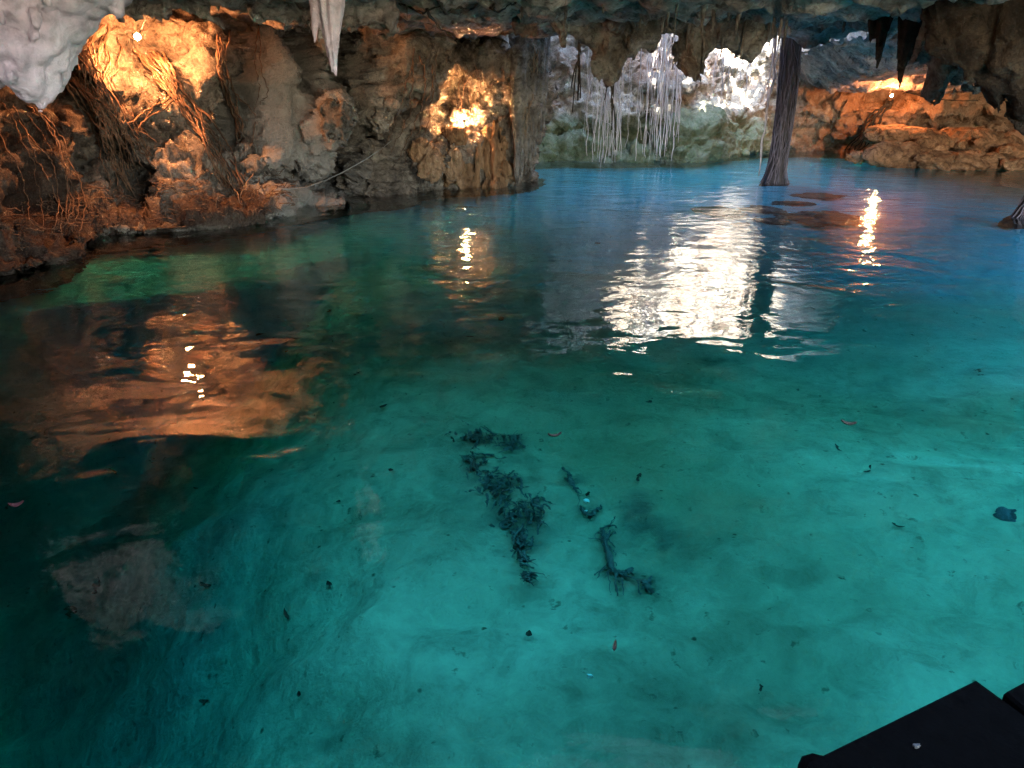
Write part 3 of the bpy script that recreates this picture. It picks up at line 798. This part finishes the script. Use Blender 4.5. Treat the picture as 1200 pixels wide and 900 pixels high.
# loose sticks and dead rootlets on the ledge
m = MB()
for k in range(420):
    px = rng.uniform(5, 345); lo_y = np.interp(px, [0, 60, 130, 230, 345], [240, 228, 218, 205, 200]); hi_y = np.interp(px, [0, 60, 130, 230, 345], [308, 277, 266, 259, 243])
    py = rng.uniform(lo_y, hi_y); d = hit(BV, px, py)
    if d is None: continue
    v = ray(px, py); P0 = np.array([0, 0, EYE]) + v / np.linalg.norm(v) * (d - .015)
    a = rng.normal(size=3) * np.array([1, .6, .45]); a /= np.linalg.norm(a); L = rng.uniform(.08, .32)
    t = np.linspace(-.5, .5, 5)[:, None]
    P = P0 + a * L * t + np.array([0, -.3, .5]) * (.02 - .08 * t * t) + rng.normal(size=(5, 3)) * .008
    P[:, 2] = np.maximum(P[:, 2], .004); m.tube(P, rng.uniform(.003, .008), 4)
tag(m.thing('root_litter', M_ROOT, None, None), 'brown litter of dead rootlets covering the ledge at the waterline', None, kind='stuff')
for path, lab in [([(268, 205), (276, 222), (284, 240)], 'dry stick leaning on the root covered ledge, its top to the left'), ([(300, 196), (288, 214), (282, 232)], 'dry forked stick standing on the root covered ledge'), ([(196, 196), (208, 222), (200, 206), (212, 232)], 'crooked dry stick on the ledge below the lit slab')]:
    m = surface_root(BV, path, .013, 4, n=14, lift=3)
    if m: m.thing('dead_stick', M_STICK, lab, 'stick')
m = surface_root(BV, [(322, 222), (352, 221), (378, 213), (410, 198), (440, 180), (460, 164)], .013, 1.2, n=30, lift=3)
if m: m.thing('power_cable', plain_mat('grey_cable', (.25, .24, .22), (.35, .33, .3), 10), 'thin grey cable slanting across the dark crevice to the glowing niche', 'cable')

# stones set in the left wall
def stone(name, mat, label, cat, c, rad, amp, scale, h, group=None, squash=(1, 1, 1), rot=0.0):
    c = np.array(c, float); rad = np.array(rad, float)
    ext = rad * 1.3 + amp * 1.2 + h * 2 + (.12 * rad.max() if rot else 0); lo = c - ext
    G = field_grid(lo, c + ext, h)
    q = G - c; cr, sr = math.cos(rot), math.sin(rot)
    q = np.stack([q[..., 0] * cr + q[..., 2] * sr, q[..., 1], -q[..., 0] * sr + q[..., 2] * cr], -1)
    f = (np.linalg.norm(q / rad, axis=-1) - 1) * rad.min()
    f = near(f, G, lambda p: amp * fbm(p * scale + c * 3, 4) - amp * .5 * (billow(p * scale * 1.6 + c, 3) - .3) - amp * .55 * cells(p * scale * .8 + c) - amp * .25 * cells(p * scale * 2.2 + c), max(.3, amp * 2.5))
    V, F = surface_nets(f, lo, h)
    return thing(name, V, F, mat, label, cat, group)
def on_wall(bv, px, py, out=0.0):
    d = hit(bv, px, py); v = ray(px, py); v /= np.linalg.norm(v); return np.array([0, 0, EYE]) + v * (d - out), d
for px, py, w_, h_, lab in [(444, 140, 13, 12, 'pale angular stone lodged in the dark crevice, lower of two'), (460, 122, 10, 8, 'pale stone wedged under the rock mass, above another'), (441, 152, 7, 5, 'smallest pale stone at the foot of the lodged one'),
                            (398, 140, 20, 22, 'grey boulder nose jutting from the wall beside the deep crevice'), (292, 182, 14, 22, 'upright grey boulder on the ledge in front of the smooth face'), (272, 188, 11, 13, 'small knobbly stone on the ledge at the root bundle foot'), (300, 196, 18, 10, 'low grey stone on the ledge below the upright boulder')]:
    p, d = on_wall(BV, px, py, .05); s = d / FOC
    stone('wall_stone', M_TAN if 'pale' in lab else M_CURT, lab, 'stone', p, (w_ * s * .8, max(w_, h_) * s * .6, h_ * s * .8), .10 * w_ / 14, 4.5, .02 if w_ < 15 else .028)

# orange flowstone skirt and lobes at the right end of the left wall
def flowstone(px0, px1, py0, py1, label, mat=M_FLOW, lobes=6, h=.03):
    L = []
    lo = np.array([1e9] * 3); hi = -lo
    for k in range(lobes):
        t = (k + .5) / lobes; px = px0 + (px1 - px0) * t + rng.normal() * 2
        arch = 1 - (2 * t - 1) ** 2
        a, d = on_wall(BV, px * .7 + .3 * (px0 + px1) / 2, py0 + (1 - arch) * 16 + rng.normal() * 4, .0); b, d2 = on_wall(BV, px, min(py1, 212), .10)
        b[2] = -.1 + (.5 * rng.random() ** 2); b[1] = min(b[1], a[1] + .15) - .1 * arch
        s = d / FOC * (px1 - px0) / lobes
        L.append((a, b, s * .42, s * .9))
        for q in (a, b): lo = np.minimum(lo, q - s * 1.8); hi = np.maximum(hi, q + s * 1.8)
    G = field_grid(lo, hi, h); f = None
    for a, b, ra, rb in L:
        g = capsule(G, a, b, ra, rb); f = g if f is None else smin(f, g, .07)
    f = near(f, G, lambda p: .12 * fbm(p * 2.2, 3) - .17 * (billow(p * np.array([5, 5, .8]), 2) - .3) - .07 * (billow(p * 8, 2) - .3) - .06 * cells(p * np.array([6, 6, 1.6]), False))
    V, F = surface_nets(f, lo, h)
    return thing('flowstone', V, F, mat, label, 'rock formation')
flowstone(552, 604, 150, 218, 'orange fluted flowstone skirt reaching the water right of the glowing niche', lobes=8)
for px, py, w_, h_, lab in [(506, 196, 15, 17, 'leftmost knob of the orange stone row above the water below the niche'), (520, 206, 12, 13, 'low orange knob at the waterline, second in the row below the niche'),
                            (531, 193, 13, 16, 'tall orange knob in the middle of the row below the niche'), (542, 203, 11, 18, 'orange knob of the row touching the fluted skirt'), (494, 178, 14, 16, 'rough orange lump above the knob row, left of the niche')]:
    p, d = on_wall(BV, px, py, .05); q_ = d / FOC
    stone('wall_stone', M_FLOW, lab, 'stone', p, (w_ * q_, w_ * q_ * .9, h_ * q_), .09, 4.5, .024)
p, d = on_wall(BV, 533, 160, .05); stone('wall_stone', M_FLOW, 'round orange knob just below the glowing lamp niche', 'stone', p, (.24, .24, .20), .06, 5, .022)
# drapery of thin stone strands right of the skirt
for k, (px, t0, t1) in enumerate([(606, 120, 216), (611, 110, 208), (616, 100, 204), (621, 118, 196), (626, 96, 182), (631, 100, 168), (601, 130, 212), (636, 90, 150)]):
    a = at_y(px, t0 - 60, 15.9 + .06 * k); b = at_y(px, t1, 15.9 + .06 * k); a[0] = b[0]
    b[2] = max(b[2], -.05)
    lo = np.minimum(a, b) - .22; hi = np.maximum(a, b) + .22; G = field_grid(lo, hi, .03)
    f = capsule(G, a, b, .15, .035) + .05 * fbm(G * np.array([3, 3, 1.2]), 3) - .05 * (billow(G * np.array([8, 8, 1.2]), 2) - .3)
    V, F = surface_nets(f, lo, .03)
    thing('drapery_strand', V, F, M_CURT, 'grey stone drapery strand at the corner where the lit wall ends', 'rock formation', 'stone drapery strands at the wall corner', hang=True)

# ------------------------------------------------------------------ lamps
def cave_lamp(p, label, watts, back, rad=.045, spot=None):
    p = np.asarray(p, float); t = empty('cave_lamp', p, label, 'lamp')
    glow = M_BULB if rad > .04 else M_BULB_SMALL
    m = MB(); an = np.linspace(0, np.pi, 9)
    back = np.asarray(back, float); back /= np.linalg.norm(back)
    prof = [(-rad, .004), (-rad * .8, rad * .6), (-rad * .3, rad * .95), (.1 * rad, rad), (.55 * rad, rad * .8), (.95 * rad, rad * .45)]
    m.tube([p + back * a for a, _ in prof], [b for _, b in prof], 14); m.part('bulb', glow, t)
    m = MB(); m.tube([p + back * a for a in (.9 * rad, 1.0 * rad, 2.2 * rad, 2.4 * rad)], [rad * .5, rad * .62, rad * .62, rad * .4], 12); m.part('socket', M_METAL, t)
    m = MB(); m.tube([p + back * a for a in (2.3 * rad, 5 * rad)], [.008, .008], 8); m.part('bracket', M_METAL, t)
    e = p + back * 5 * rad; t_ = np.linspace(0, 1, 14)[:, None]
    m = MB(); m.tube(e + np.array([.10, .25, .75]) * t_ + np.array([.06, 0, 0]) * np.sin(t_ * 5), .007, 6); m.part('cord', M_METAL, t)
    ld = bpy.data.lights.new('lamp_light', 'POINT'); ld.energy = watts; ld.color = (1, .37, .125); ld.shadow_soft_size = rad * 1.6
    lo = bpy.data.objects.new('lamp_light', ld); COL.objects.link(lo); lo.parent = t; lo.location = [float(-c * rad * .5) for c in back]
    return t
p, d = on_wall(BV, 161, 42, .0)
p1 = at_y(161, 43, p[1] - 1.1); print('lamp1', p, p1)
cave_lamp(p1, 'bare warm bulb glowing in the alcove of the left wall', 27.0, (-.1, 1, .5))
p, d = on_wall(BV, 536, 128, .0); p2 = at_y(543, 137, p[1] - .30); print('lamp2', p, p2)
cave_lamp(p2, 'warm lamp in the glowing niche above the orange flowstone', 2.7, (.2, -.3, -1))
p, d = on_wall(BVF, 1045, 112, .0); p3 = at_y(1045, 112, p[1] - 1.9); print('lamp3', p, p3)
cave_lamp(p3, 'small warm bulb above the orange boulders on the far right shore', 13.0, (0, 1, .4), .032)
m = surface_root(BVF, [(1056, 106), (1075, 112), (1090, 116), (1120, 119), (1146, 118)], .022, 1.0, n=24, lift=2)
if m: m.thing('power_cable', M_ROOTD, 'black cable drooping along the orange rock beside the far lamp', 'cable')
for k in range(6):
    ox = rng.normal() * 4
    m = surface_root(BVF, [(1046 + ox, 118), (1030 + ox, 135), (1020 + ox * 2, 158), (1008 + ox * 3, 176)], .03, 6)
    if m: m.thing('creeping_root', M_ROOTD, 'dark root fanning down the orange rock below the far lamp', 'root', 'dark roots below the far lamp')

# ------------------------------------------------------------------ boulders on the right shore
for px, py, w_, h_, y, lab in [(1066, 163, 100, 26, 21.2, 'broad orange slab lit from above, behind the front boulders'), (1056, 184, 88, 36, 20.2, 'largest orange boulder at the water edge below the far lamp'),
                               (1082, 170, 26, 15, 20.0, 'small smooth oval stone wedged between orange boulders'), (1112, 190, 92, 26, 19.6, 'long low orange boulder in front at the water'),
                               (1142, 168, 104, 34, 21.4, 'dark brown slab stacked behind the long low boulder'), (1008, 184, 30, 14, 20.6, 'little reddish rock left of the largest boulder'),
                               (1166, 190, 44, 22, 19.8, 'rounded brown rock right of the long low boulder'), (1192, 180, 50, 22, 20.4, 'dark rock heaped behind the shore at the right'),
                               (1152, 166, 16, 8, 20.2, 'tiny pale flat stone lying on the dark slab'), (1196, 194, 40, 18, 19.3, 'brown rock at the water beside the leaning trunk'),
                               (1100, 176, 22, 12, 20.0, 'small orange stone right of the oval one'), (1140, 182, 26, 12, 19.9, 'flat brown stone on top of the long low boulder'), (1176, 176, 18, 9, 20.1, 'small brown stone among the dark shore rocks')]:
    c_ = at_y(px, py, y); s = y / FOC
    rad = (w_ * .46 * s, max(w_ * .30, h_ * .5) * s, h_ * .46 * s)
    if c_[2] - rad[2] > .1 and w_ > 40:
        rad = (rad[0], rad[1], rad[2] * 1.0)
    stone('boulder', M_BOULD, lab, 'boulder', c_, rad, (.05 + .04 * min(1, h_ / 30)), 2.0 if w_ > 40 else 4.5, .035 if w_ > 30 else .025, rot=-.10 if w_ > 60 else 0)

# ------------------------------------------------------------------ root columns
def root_column(base, lean, r, top, label, flare, n_str):
    base = np.asarray(base, float); base[2] = -.9; t = empty('root_column', base, label, 'root column')
    zs = np.linspace(-.9, top, 60)
    ax = lambda z: np.stack([base[0] + lean[0] * z + .03 * np.sin(z * 1.3), base[1] + lean[1] * z + .03 * np.cos(z * 1.7), z + 0 * base[2]], -1)
    rad = lambda z: r * (1 + flare * np.exp(-np.clip(z + .05, 0, 9) / .22) + .07 * z)
    an = np.linspace(0, 2 * np.pi, 72, endpoint=False)
    A, Z = np.meshgrid(an, zs, indexing='ij')
    pr = np.stack([np.cos(A + .25 * Z) * 2.2, np.sin(A + .25 * Z) * 2.2, Z * .5], -1)
    rr = rad(Z) * (.86 + .42 * (billow(pr * 1.1, 3) - .3) + .22 * fbm(pr * np.array([.5, .5, 1.6]) + 7, 3) + .10 * np.cos(A * 3 + 1) * np.exp(-np.clip(Z, 0, 9) / .3))
    c_ = ax(Z.ravel()).reshape(Z.shape + (3,))
    G = c_ + np.stack([np.cos(A) * rr, np.sin(A) * rr, 0 * A], -1)
    G = np.concatenate([G, G[:1]], 0)
    new_mesh('trunk', G.reshape(-1, 3), grid_faces(*G.shape[:2]), M_TRUNK, parent=t)
    for k in range(n_str):
        a0 = rng.uniform(0, 2 * np.pi); tw = rng.normal() * .5; z0 = rng.uniform(-.2, top * .5) if k % 3 else -.1; z1 = min(top, z0 + rng.uniform(.8, 2.6))
        z = np.linspace(z0, z1, 22); aa = a0 + tw * (z - z0) + .16 * np.cumsum(rng.normal(size=22)) * .4
        q = rad(z) * (.93 + .05 * rng.random()); P = ax(z) + np.stack([np.cos(aa) * q, np.sin(aa) * q, 0 * z], -1)
        m = MB(); m.tube(P, rng.uniform(.006, .015) * np.linspace(1, .5, 22), 5); m.part('root_strand', M_STRAND, t)
    return t
b = at_z(908, 214); root_column(b, (.0, .0), .18, 3.6, 'thick bundled root column standing in the pool, left of the far boulders', .8, 96)
b = at_z(1206, 256); root_column(b + np.array([.08, .1, 0]), (.26, .05), .19, 4.6, 'leaning root column cut off by the right edge of the view', .45, 80)

# ------------------------------------------------------------------ roots hanging through the sinkhole
def hang_root(px, py_end, y, r, z_top, mat, label, grp, wob=.10, sway=0.0):
    e = at_y(px, py_end, y); z = np.linspace(z_top, max(e[2], -.05), 34); n = len(z)
    w1 = np.cumsum(rng.normal(size=(n, 2)), 0) / math.sqrt(n); w1 -= w1[-1] * np.linspace(0, 1, n)[:, None]
    P = np.stack([e[0] + wob * w1[:, 0] + sway * (z - z[-1]), y + wob * w1[:, 1] + 0 * z, z], -1)
    m = MB(); m.tube(P, r * np.linspace(1.25, .6, n) * (1 + .2 * np.sin(np.arange(n) * .9 + rng.random() * 6)), 6)
    for _ in range(rng.integers(1, 5)):
        i = rng.integers(n // 3, n - 4); k = rng.integers(6, 14); s = np.linspace(0, 1, k)[:, None]
        Q = P[i] + np.array([rng.normal() * .12, rng.normal() * .08, 0]) * np.sqrt(s) + np.array([0, 0, -rng.uniform(.3, .9)]) * s
        Q[:, 2] = np.maximum(Q[:, 2], -.02); m.tube(Q, r * .45, 5)
    return m.thing('hanging_root', mat, label, 'root', grp, hang=True)
for k in range(34):
    px = rng.choice([rng.uniform(684, 736), rng.normal(712, 10)])
    hang_root(px, rng.choice([rng.uniform(180, 192), rng.uniform(120, 192)]), rng.uniform(18.6, 20.4), rng.uniform(.005, .014), 5.6, M_ROOTP,
              'pale lilac root strand in the left, shaded curtain of hanging roots', 'shaded curtain of hanging roots')
for k in range(26):
    px = rng.choice([rng.normal(768, 5), rng.normal(782, 5), rng.uniform(750, 798)])
    hang_root(px, rng.choice([rng.uniform(180, 190), rng.uniform(120, 190)]), rng.uniform(20.6, 21.5), rng.uniform(.005, .019), 6.2, M_ROOTP,
              'sunlit white root strand in the brightest curtain of hanging roots', 'sunlit curtain of hanging roots')
for k in range(14):
    px = rng.uniform(834, 884)
    hang_root(px, rng.uniform(84, 132), rng.uniform(20.2, 21.2), rng.uniform(.006, .016), 6.0, M_ROOTP,
              'short white root strand over the sunlit patch left of the root column', 'short sunlit roots left of the root column')
hang_root(889, 206, 17.2, .028, 5.2, M_ROOTP, 'long tan root reaching the water just left of the root column', None, .10)
hang_root(897, 150, 18.5, .018, 5.2, M_ROOTP, 'forked tan root ending halfway down left of the root column', None, .08)
hang_root(904, 110, 18.2, .016, 5.2, M_ROOTP, 'short tan root close to the root column top', None, .06)
hang_root(677, 118, 13.0, .022, 2.7, M_ROOTD, 'black root dangling free left of the blunt rock tip', None, .03)
hang_root(717, 128, 12.9, .020, 2.6, M_ROOTD, 'black root dangling from the blunt tip of the rock curtain', None, .03)

# leaves of the forest over the sinkhole, which dapple the sun
LV, LF = [], []
K = 3900
lx = rng.uniform(-2.5, 10, K * 3); ly = rng.uniform(9.5, 16.6, K * 3); lz = rng.uniform(8.6, 11.0, K * 3)
dens = perlin(np.stack([lx * .7, ly * .7, lz * .25], -1)) + .4 * perlin(np.stack([lx, ly, lz], -1) * 1.4)
ok = np.where(dens > -.09)[0][:K]
for i in ok:
    c_ = np.array([lx[i], ly[i], lz[i]]); a = rng.normal(size=3); a /= np.linalg.norm(a); b_ = np.cross(a, rng.normal(size=3)); b_ /= np.linalg.norm(b_)
    L = rng.uniform(.16, .34); n_ = np.cross(a, b_) * .03; j = len(LV)
    LV += [c_ - a * L, c_ - b_ * L * .45 + n_, c_ + a * L, c_ + b_ * L * .45 + n_]; LF.append((j, j + 1, j + 2, j + 3))
tag(new_mesh('forest_foliage', LV, LF, plain_mat('forest_leaf', (.05, .09, .02), (.10, .16, .04), 3), smooth=False), 'leaves of the forest overhanging the sinkhole', kind='stuff')

# ------------------------------------------------------------------ things on the pool floor
for px, py, w_, h_, lab in [(968, 256, 92, 17, 'largest dark sunken slab right of the root column foot'), (904, 259, 40, 11, 'small dark sunken slab in front of the root column'), (893, 246, 48, 13, 'dark pointed sunken slab just below the root column'),
                            (956, 230, 62, 7, 'thin dark sunken slab beside the root column foot'), (930, 239, 44, 6, 'thin blue-grey sunken slab below the root column foot'), (842, 248, 62, 14, 'dark sunken slab beside the sunlit reflection'),
                            (868, 263, 24, 8, 'little dark sunken stone between the reflection and the slabs'), (1188, 605, 30, 12, 'dark sunken stone at the right edge of the pool')]:
    p = at_bed(px, py); dist = np.linalg.norm(p - np.array([0, 0, EYE])); s = dist / FOC
    gr = max(.12, (EYE - p[2]) / dist); dy = min(h_ / 2 * s / gr, w_ * s * .5); up = .10 if w_ > 30 else .05
    stone('sunken_stone', M_SUNK, lab, 'stone', p + np.array([0, 0, up * .4]), (w_ / 2 * s, dy, up + .06), .05, 3, .035 if w_ > 30 else .02)

def sunken_branch(spine, spread, twigs, r, label, seed):
    r *= .62
    g = np.random.default_rng(seed); m = MB()
    q = smooth_path(spine, 22) + np.cumsum(g.normal(size=(22, 2)), 0) * .8
    P = np.array([at_bed(a, b, r * 1.2 + .02) for a, b in q]); P[:, 2] += .03 * np.abs(np.sin(np.arange(22)))
    m.tube(P, r * np.interp(np.arange(22), [0, 8, 16, 21], [.7, 1.3, .9, .4]) * (1 + .4 * g.random(22)), 7)
    for k in range(twigs):
        i = g.integers(0, 20); n = g.integers(6, 14); d_ = g.normal(size=2) * np.array([1, .9]) * spread / n
        Q = [q[i]]
        for _ in range(n): d_ = d_ * .95 + g.normal(size=2) * spread / n * .45 + np.array([0, spread / n * .1]); Q.append(Q[-1] + d_)
        Q = np.array([at_bed(a, b, r * .7 + .02 + .05 * g.random()) for a, b in Q])
        m.tube(Q, r * g.uniform(.25, .65) * np.linspace(1, .35, len(Q)), 5)
    return m.thing('sunken_branch', M_ALGAE, label, 'branch')
def tangle(cores, n, r, label, seed):
    g = np.random.default_rng(seed); m = MB()
    C = np.array(cores, float)
    for k in range(n):
        i = g.integers(0, len(C)); q = C[i, :2] + g.normal(size=2) * C[i, 2:4] * .55; n_ = g.integers(3, 8); st = g.uniform(1.4, 3.0); a = g.uniform(0, 6.3) if k % 3 else g.normal(1.2, .5)
        Q = [q]
        for _ in range(n_): a += g.normal() * .26; Q.append(Q[-1] + st * np.array([math.cos(a), math.sin(a) * .9]))
        up = g.uniform(.01, .12)
        P = np.array([at_bed(x_, y_, up + .03 * g.random()) for x_, y_ in Q])
        m.tube(P, r * g.uniform(.3, 1.3) * np.linspace(1, .3, len(Q)) * (1 + .5 * g.random(len(Q))), 5)
    for k in range(n):                                       # rotten leaf scraps caught in it
        i = g.integers(0, len(C)); q = C[i, :2] + g.normal(size=2) * C[i, 2:4] * .5; p = at_bed(q[0], q[1], g.uniform(.01, .09))
        a = g.normal(size=3); a /= np.linalg.norm(a); b_ = np.cross(a, g.normal(size=3)); b_ /= np.linalg.norm(b_); L = g.uniform(.015, .05)
        m.add([p - a * L, p - b_ * L * .5 + np.cross(a, b_) * .008, p + a * L, p + b_ * L * .6], [(0, 1, 2, 3)])
    return m.thing('sunken_branch', M_ALGAE, label, 'branch')
tangle([(555, 540, 14, 16), (572, 560, 22, 22), (590, 572, 26, 18), (600, 590, 26, 20), (605, 612, 20, 18), (612, 632, 9, 14), (614, 652, 5, 12), (620, 676, 5, 10), (625, 600, 12, 14), (560, 508, 20, 6), (600, 516, 14, 8)],
       240, .009, 'large tangled mass of black branches and twigs lying on the pool floor', 3)
sunken_branch([(662, 548), (672, 562), (680, 574), (690, 578)], 8, 5, .018, 'short curved black twig on the pool floor above the white scrap', 8)
sunken_branch([(703, 618), (712, 640), (722, 660), (735, 672), (750, 662)], 14, 34, .027, 'thick black hooked branch on the pool floor', 9)
sunken_branch([(753, 682), (760, 688), (764, 676)], 10, 6, .02, 'smallest black twig cluster beside the hooked branch', 12)
sunken_branch([(680, 596), (690, 602), (700, 594)], 8, 5, .016, 'dark twig scrap under the white chips', 15)

def leaf(p, L, wd, ang, label, mat=M_LEAF, group=None, tilt=0.0):
    m = MB(); u = np.linspace(-1, 1, 9); V = []; Fq = []
    for i, a in enumerate(u):
        hw = wd * (1 - a * a) ** .6 * .5 + .0005
        for sgn in (-1, 0, 1): V.append((a * L / 2, sgn * hw, .012 * (sgn * sgn) + .02 * a * a + tilt * a * L / 2))
    for i in range(8):
        for k in (0, 1): Fq.append((i * 3 + k, i * 3 + k + 1, (i + 1) * 3 + k + 1, (i + 1) * 3 + k))
    V = np.array(V); c_, s_ = math.cos(ang), math.sin(ang)
    V = np.stack([V[:, 0] * c_ - V[:, 1] * s_, V[:, 0] * s_ + V[:, 1] * c_, V[:, 2]], 1) + p
    return thing('fallen_leaf', V, Fq, mat, label, 'leaf', group)
leaf(at_z(720, 762, .004), .055, .014, 1.3, 'brown pointed leaf floating upright to the viewer below the hooked branch')
leaf(at_z(994, 498, .004), .09, .035, -.4, 'brown leaf floating on the right half of the pool')
leaf(at_z(650, 512, .004), .085, .02, .2, 'slim dark leaf floating beside the tangled branch top')
leaf(at_z(20, 594, .004), .07, .04, .5, 'dull red leaf floating on the dark water at the left edge', M_REDLEAF)
g = np.random.default_rng(11)
for k in range(44):
    px = g.uniform(60, 1190); py = 270 + 560 * g.random() ** 1.3
    if px > 900 and py > 760: continue
    p = at_bed(px, py, .03); sc_ = np.linalg.norm(p - np.array([0, 0, EYE])) / 6
    leaf(p, g.uniform(.03, .09) * max(.8, sc_), g.uniform(.015, .04) * max(.8, sc_), g.uniform(0, 3.1), 'small dark dead leaf lying on the pale pool floor', group='dead leaves on the pool floor', tilt=g.normal() * .2)
for px, py, r, lab in [(690, 792, .012, 'lone white pebble on the pool floor near the bottom of the view'), (686, 588, .017, 'white chip among black twigs, upper of two'), (684, 597, .015, 'white chip among black twigs, lower of two')]:
    stone('white_pebble', M_WHITE, lab, 'pebble', at_bed(px, py, r * .7), (r * 1.2, r, r * .8), r * .12, 30, r / 6)

# ------------------------------------------------------------------ black boardwalk corner by the viewer
def board(poly, z0, z1, parent, name='board'):
    P = np.array([at_z(px, py, z1)[:2] for px, py in poly]); n = len(P); bev = .008
    c_ = P.mean(0); Pi = c_ + (P - c_) * (1 - bev / np.linalg.norm(P - c_, axis=1, keepdims=True))
    V = [(*p, z0) for p in P] + [(*p, z1 - bev) for p in P] + [(*p, z1) for p in Pi]
    Fq = [tuple(range(n))[::-1], tuple(range(2 * n, 3 * n))]
    for r_ in (0, n):
        for k in range(n): Fq.append((r_ + k, r_ + (k + 1) % n, r_ + n + (k + 1) % n, r_ + n + k))
    return new_mesh(name, V, Fq, M_BLACK, False, parent)
ct = at_z(1080, 880, .5)
deck = empty('boardwalk', (ct[0], ct[1], 0), 'black wooden boardwalk corner jutting over the water at the lower right', 'boardwalk')
board([(1145, 796), (944, 894), (960, 1010), (1260, 880)], .44, .50, deck)
board([(1300, 745), (1177, 811), (1235, 860), (1380, 800)], .436, .496, deck)
board([(1262, 882), (962, 1012), (1000, 1300), (1500, 1100)], .44, .50, deck)
q0, q1 = at_z(1140, 806, .43), at_z(1240, 870, .43)
for q in (q0 + np.array([-.02, -.06, 0]), at_z(960, 905, .43)):
    m = MB(); m.tube([(q[0], q[1], -1.9), (q[0], q[1], .438)], [.05, .05], 10); m.part('post', M_BLACK, deck)
stone('white_pebble', plain_mat('dull_pebble', (.05, .05, .048), (.09, .088, .08), 20), 'small grey pebble lying on the black boardwalk', 'pebble', at_z(1073, 874, .503), (.010, .008, .005), .002, 60, .002)


# ------------------------------------------------------------------ light
SUN_EL, SUN_AZ_DIR = 41.0, np.array([-.25, -1.0])      # sun stands behind the viewer, a little to the left
h = SUN_AZ_DIR / np.linalg.norm(SUN_AZ_DIR)
sdir = Vector((h[0] * math.cos(R(SUN_EL)), h[1] * math.cos(R(SUN_EL)), math.sin(R(SUN_EL))))
sd = bpy.data.lights.new('sun', 'SUN'); sd.energy = 3.0; sd.angle = R(.5); sd.color = (1, .95, .88)
so = bpy.data.objects.new('sun', sd); COL.objects.link(so); so.location = (0, 0, 30)
so.rotation_euler = sdir.to_track_quat('Z', 'Y').to_euler()
w = bpy.data.worlds.new('World'); scene.world = w; w.use_nodes = True
nt = w.node_tree; nt.nodes.clear(); N = NT(nt)
sky = N.n('ShaderNodeTexSky', sky_type='NISHITA', sun_disc=False, sun_elevation=R(SUN_EL), sun_rotation=math.atan2(sdir.x, sdir.y))
bg = N.n('ShaderNodeBackground', i_Strength=.15); N.l(sky.outputs[0], bg.inputs[0])
wo = N.n('ShaderNodeOutputWorld'); N.l(bg.outputs[0], wo.inputs[0])
w.cycles.sampling_method = 'MANUAL'; w.cycles.sample_map_resolution = 512

# ------------------------------------------------------------------ camera and render
cd = bpy.data.cameras.new('camera'); cd.sensor_width = 36; cd.lens = 36 * FOC / 1200; cd.clip_end = 500; cd.clip_start = .05
co = bpy.data.objects.new('camera', cd); COL.objects.link(co); co.location = (0, 0, EYE); co.rotation_euler = (R(90) - PITCH, 0, 0)
scene.camera = co
scene.render.engine = 'CYCLES'
c = scene.cycles
c.use_denoising = True; c.denoiser = 'OPENIMAGEDENOISE'; c.denoising_input_passes = 'RGB_ALBEDO_NORMAL'; c.denoising_prefilter = 'NONE'
c.max_bounces = 8; c.diffuse_bounces = 5; c.glossy_bounces = 3; c.transparent_max_bounces = 12; c.volume_bounces = 0
c.sample_clamp_indirect = 6.0; c.caustics_reflective = False; c.caustics_refractive = True; c.use_light_tree = True; c.transmission_bounces = 8
c.blur_glossy = .5
c.use_guiding = True; c.use_surface_guiding = True; c.use_volume_guiding = False; c.guiding_training_samples = 64; c.surface_guiding_probability = .7
M_BULB.cycles.emission_sampling = 'NONE'; M_BULB_SMALL.cycles.emission_sampling = 'NONE'
scene.view_settings.view_transform = 'Standard'; scene.view_settings.look = 'None'; scene.view_settings.gamma = 1
scene.view_settings.exposure = 4.95
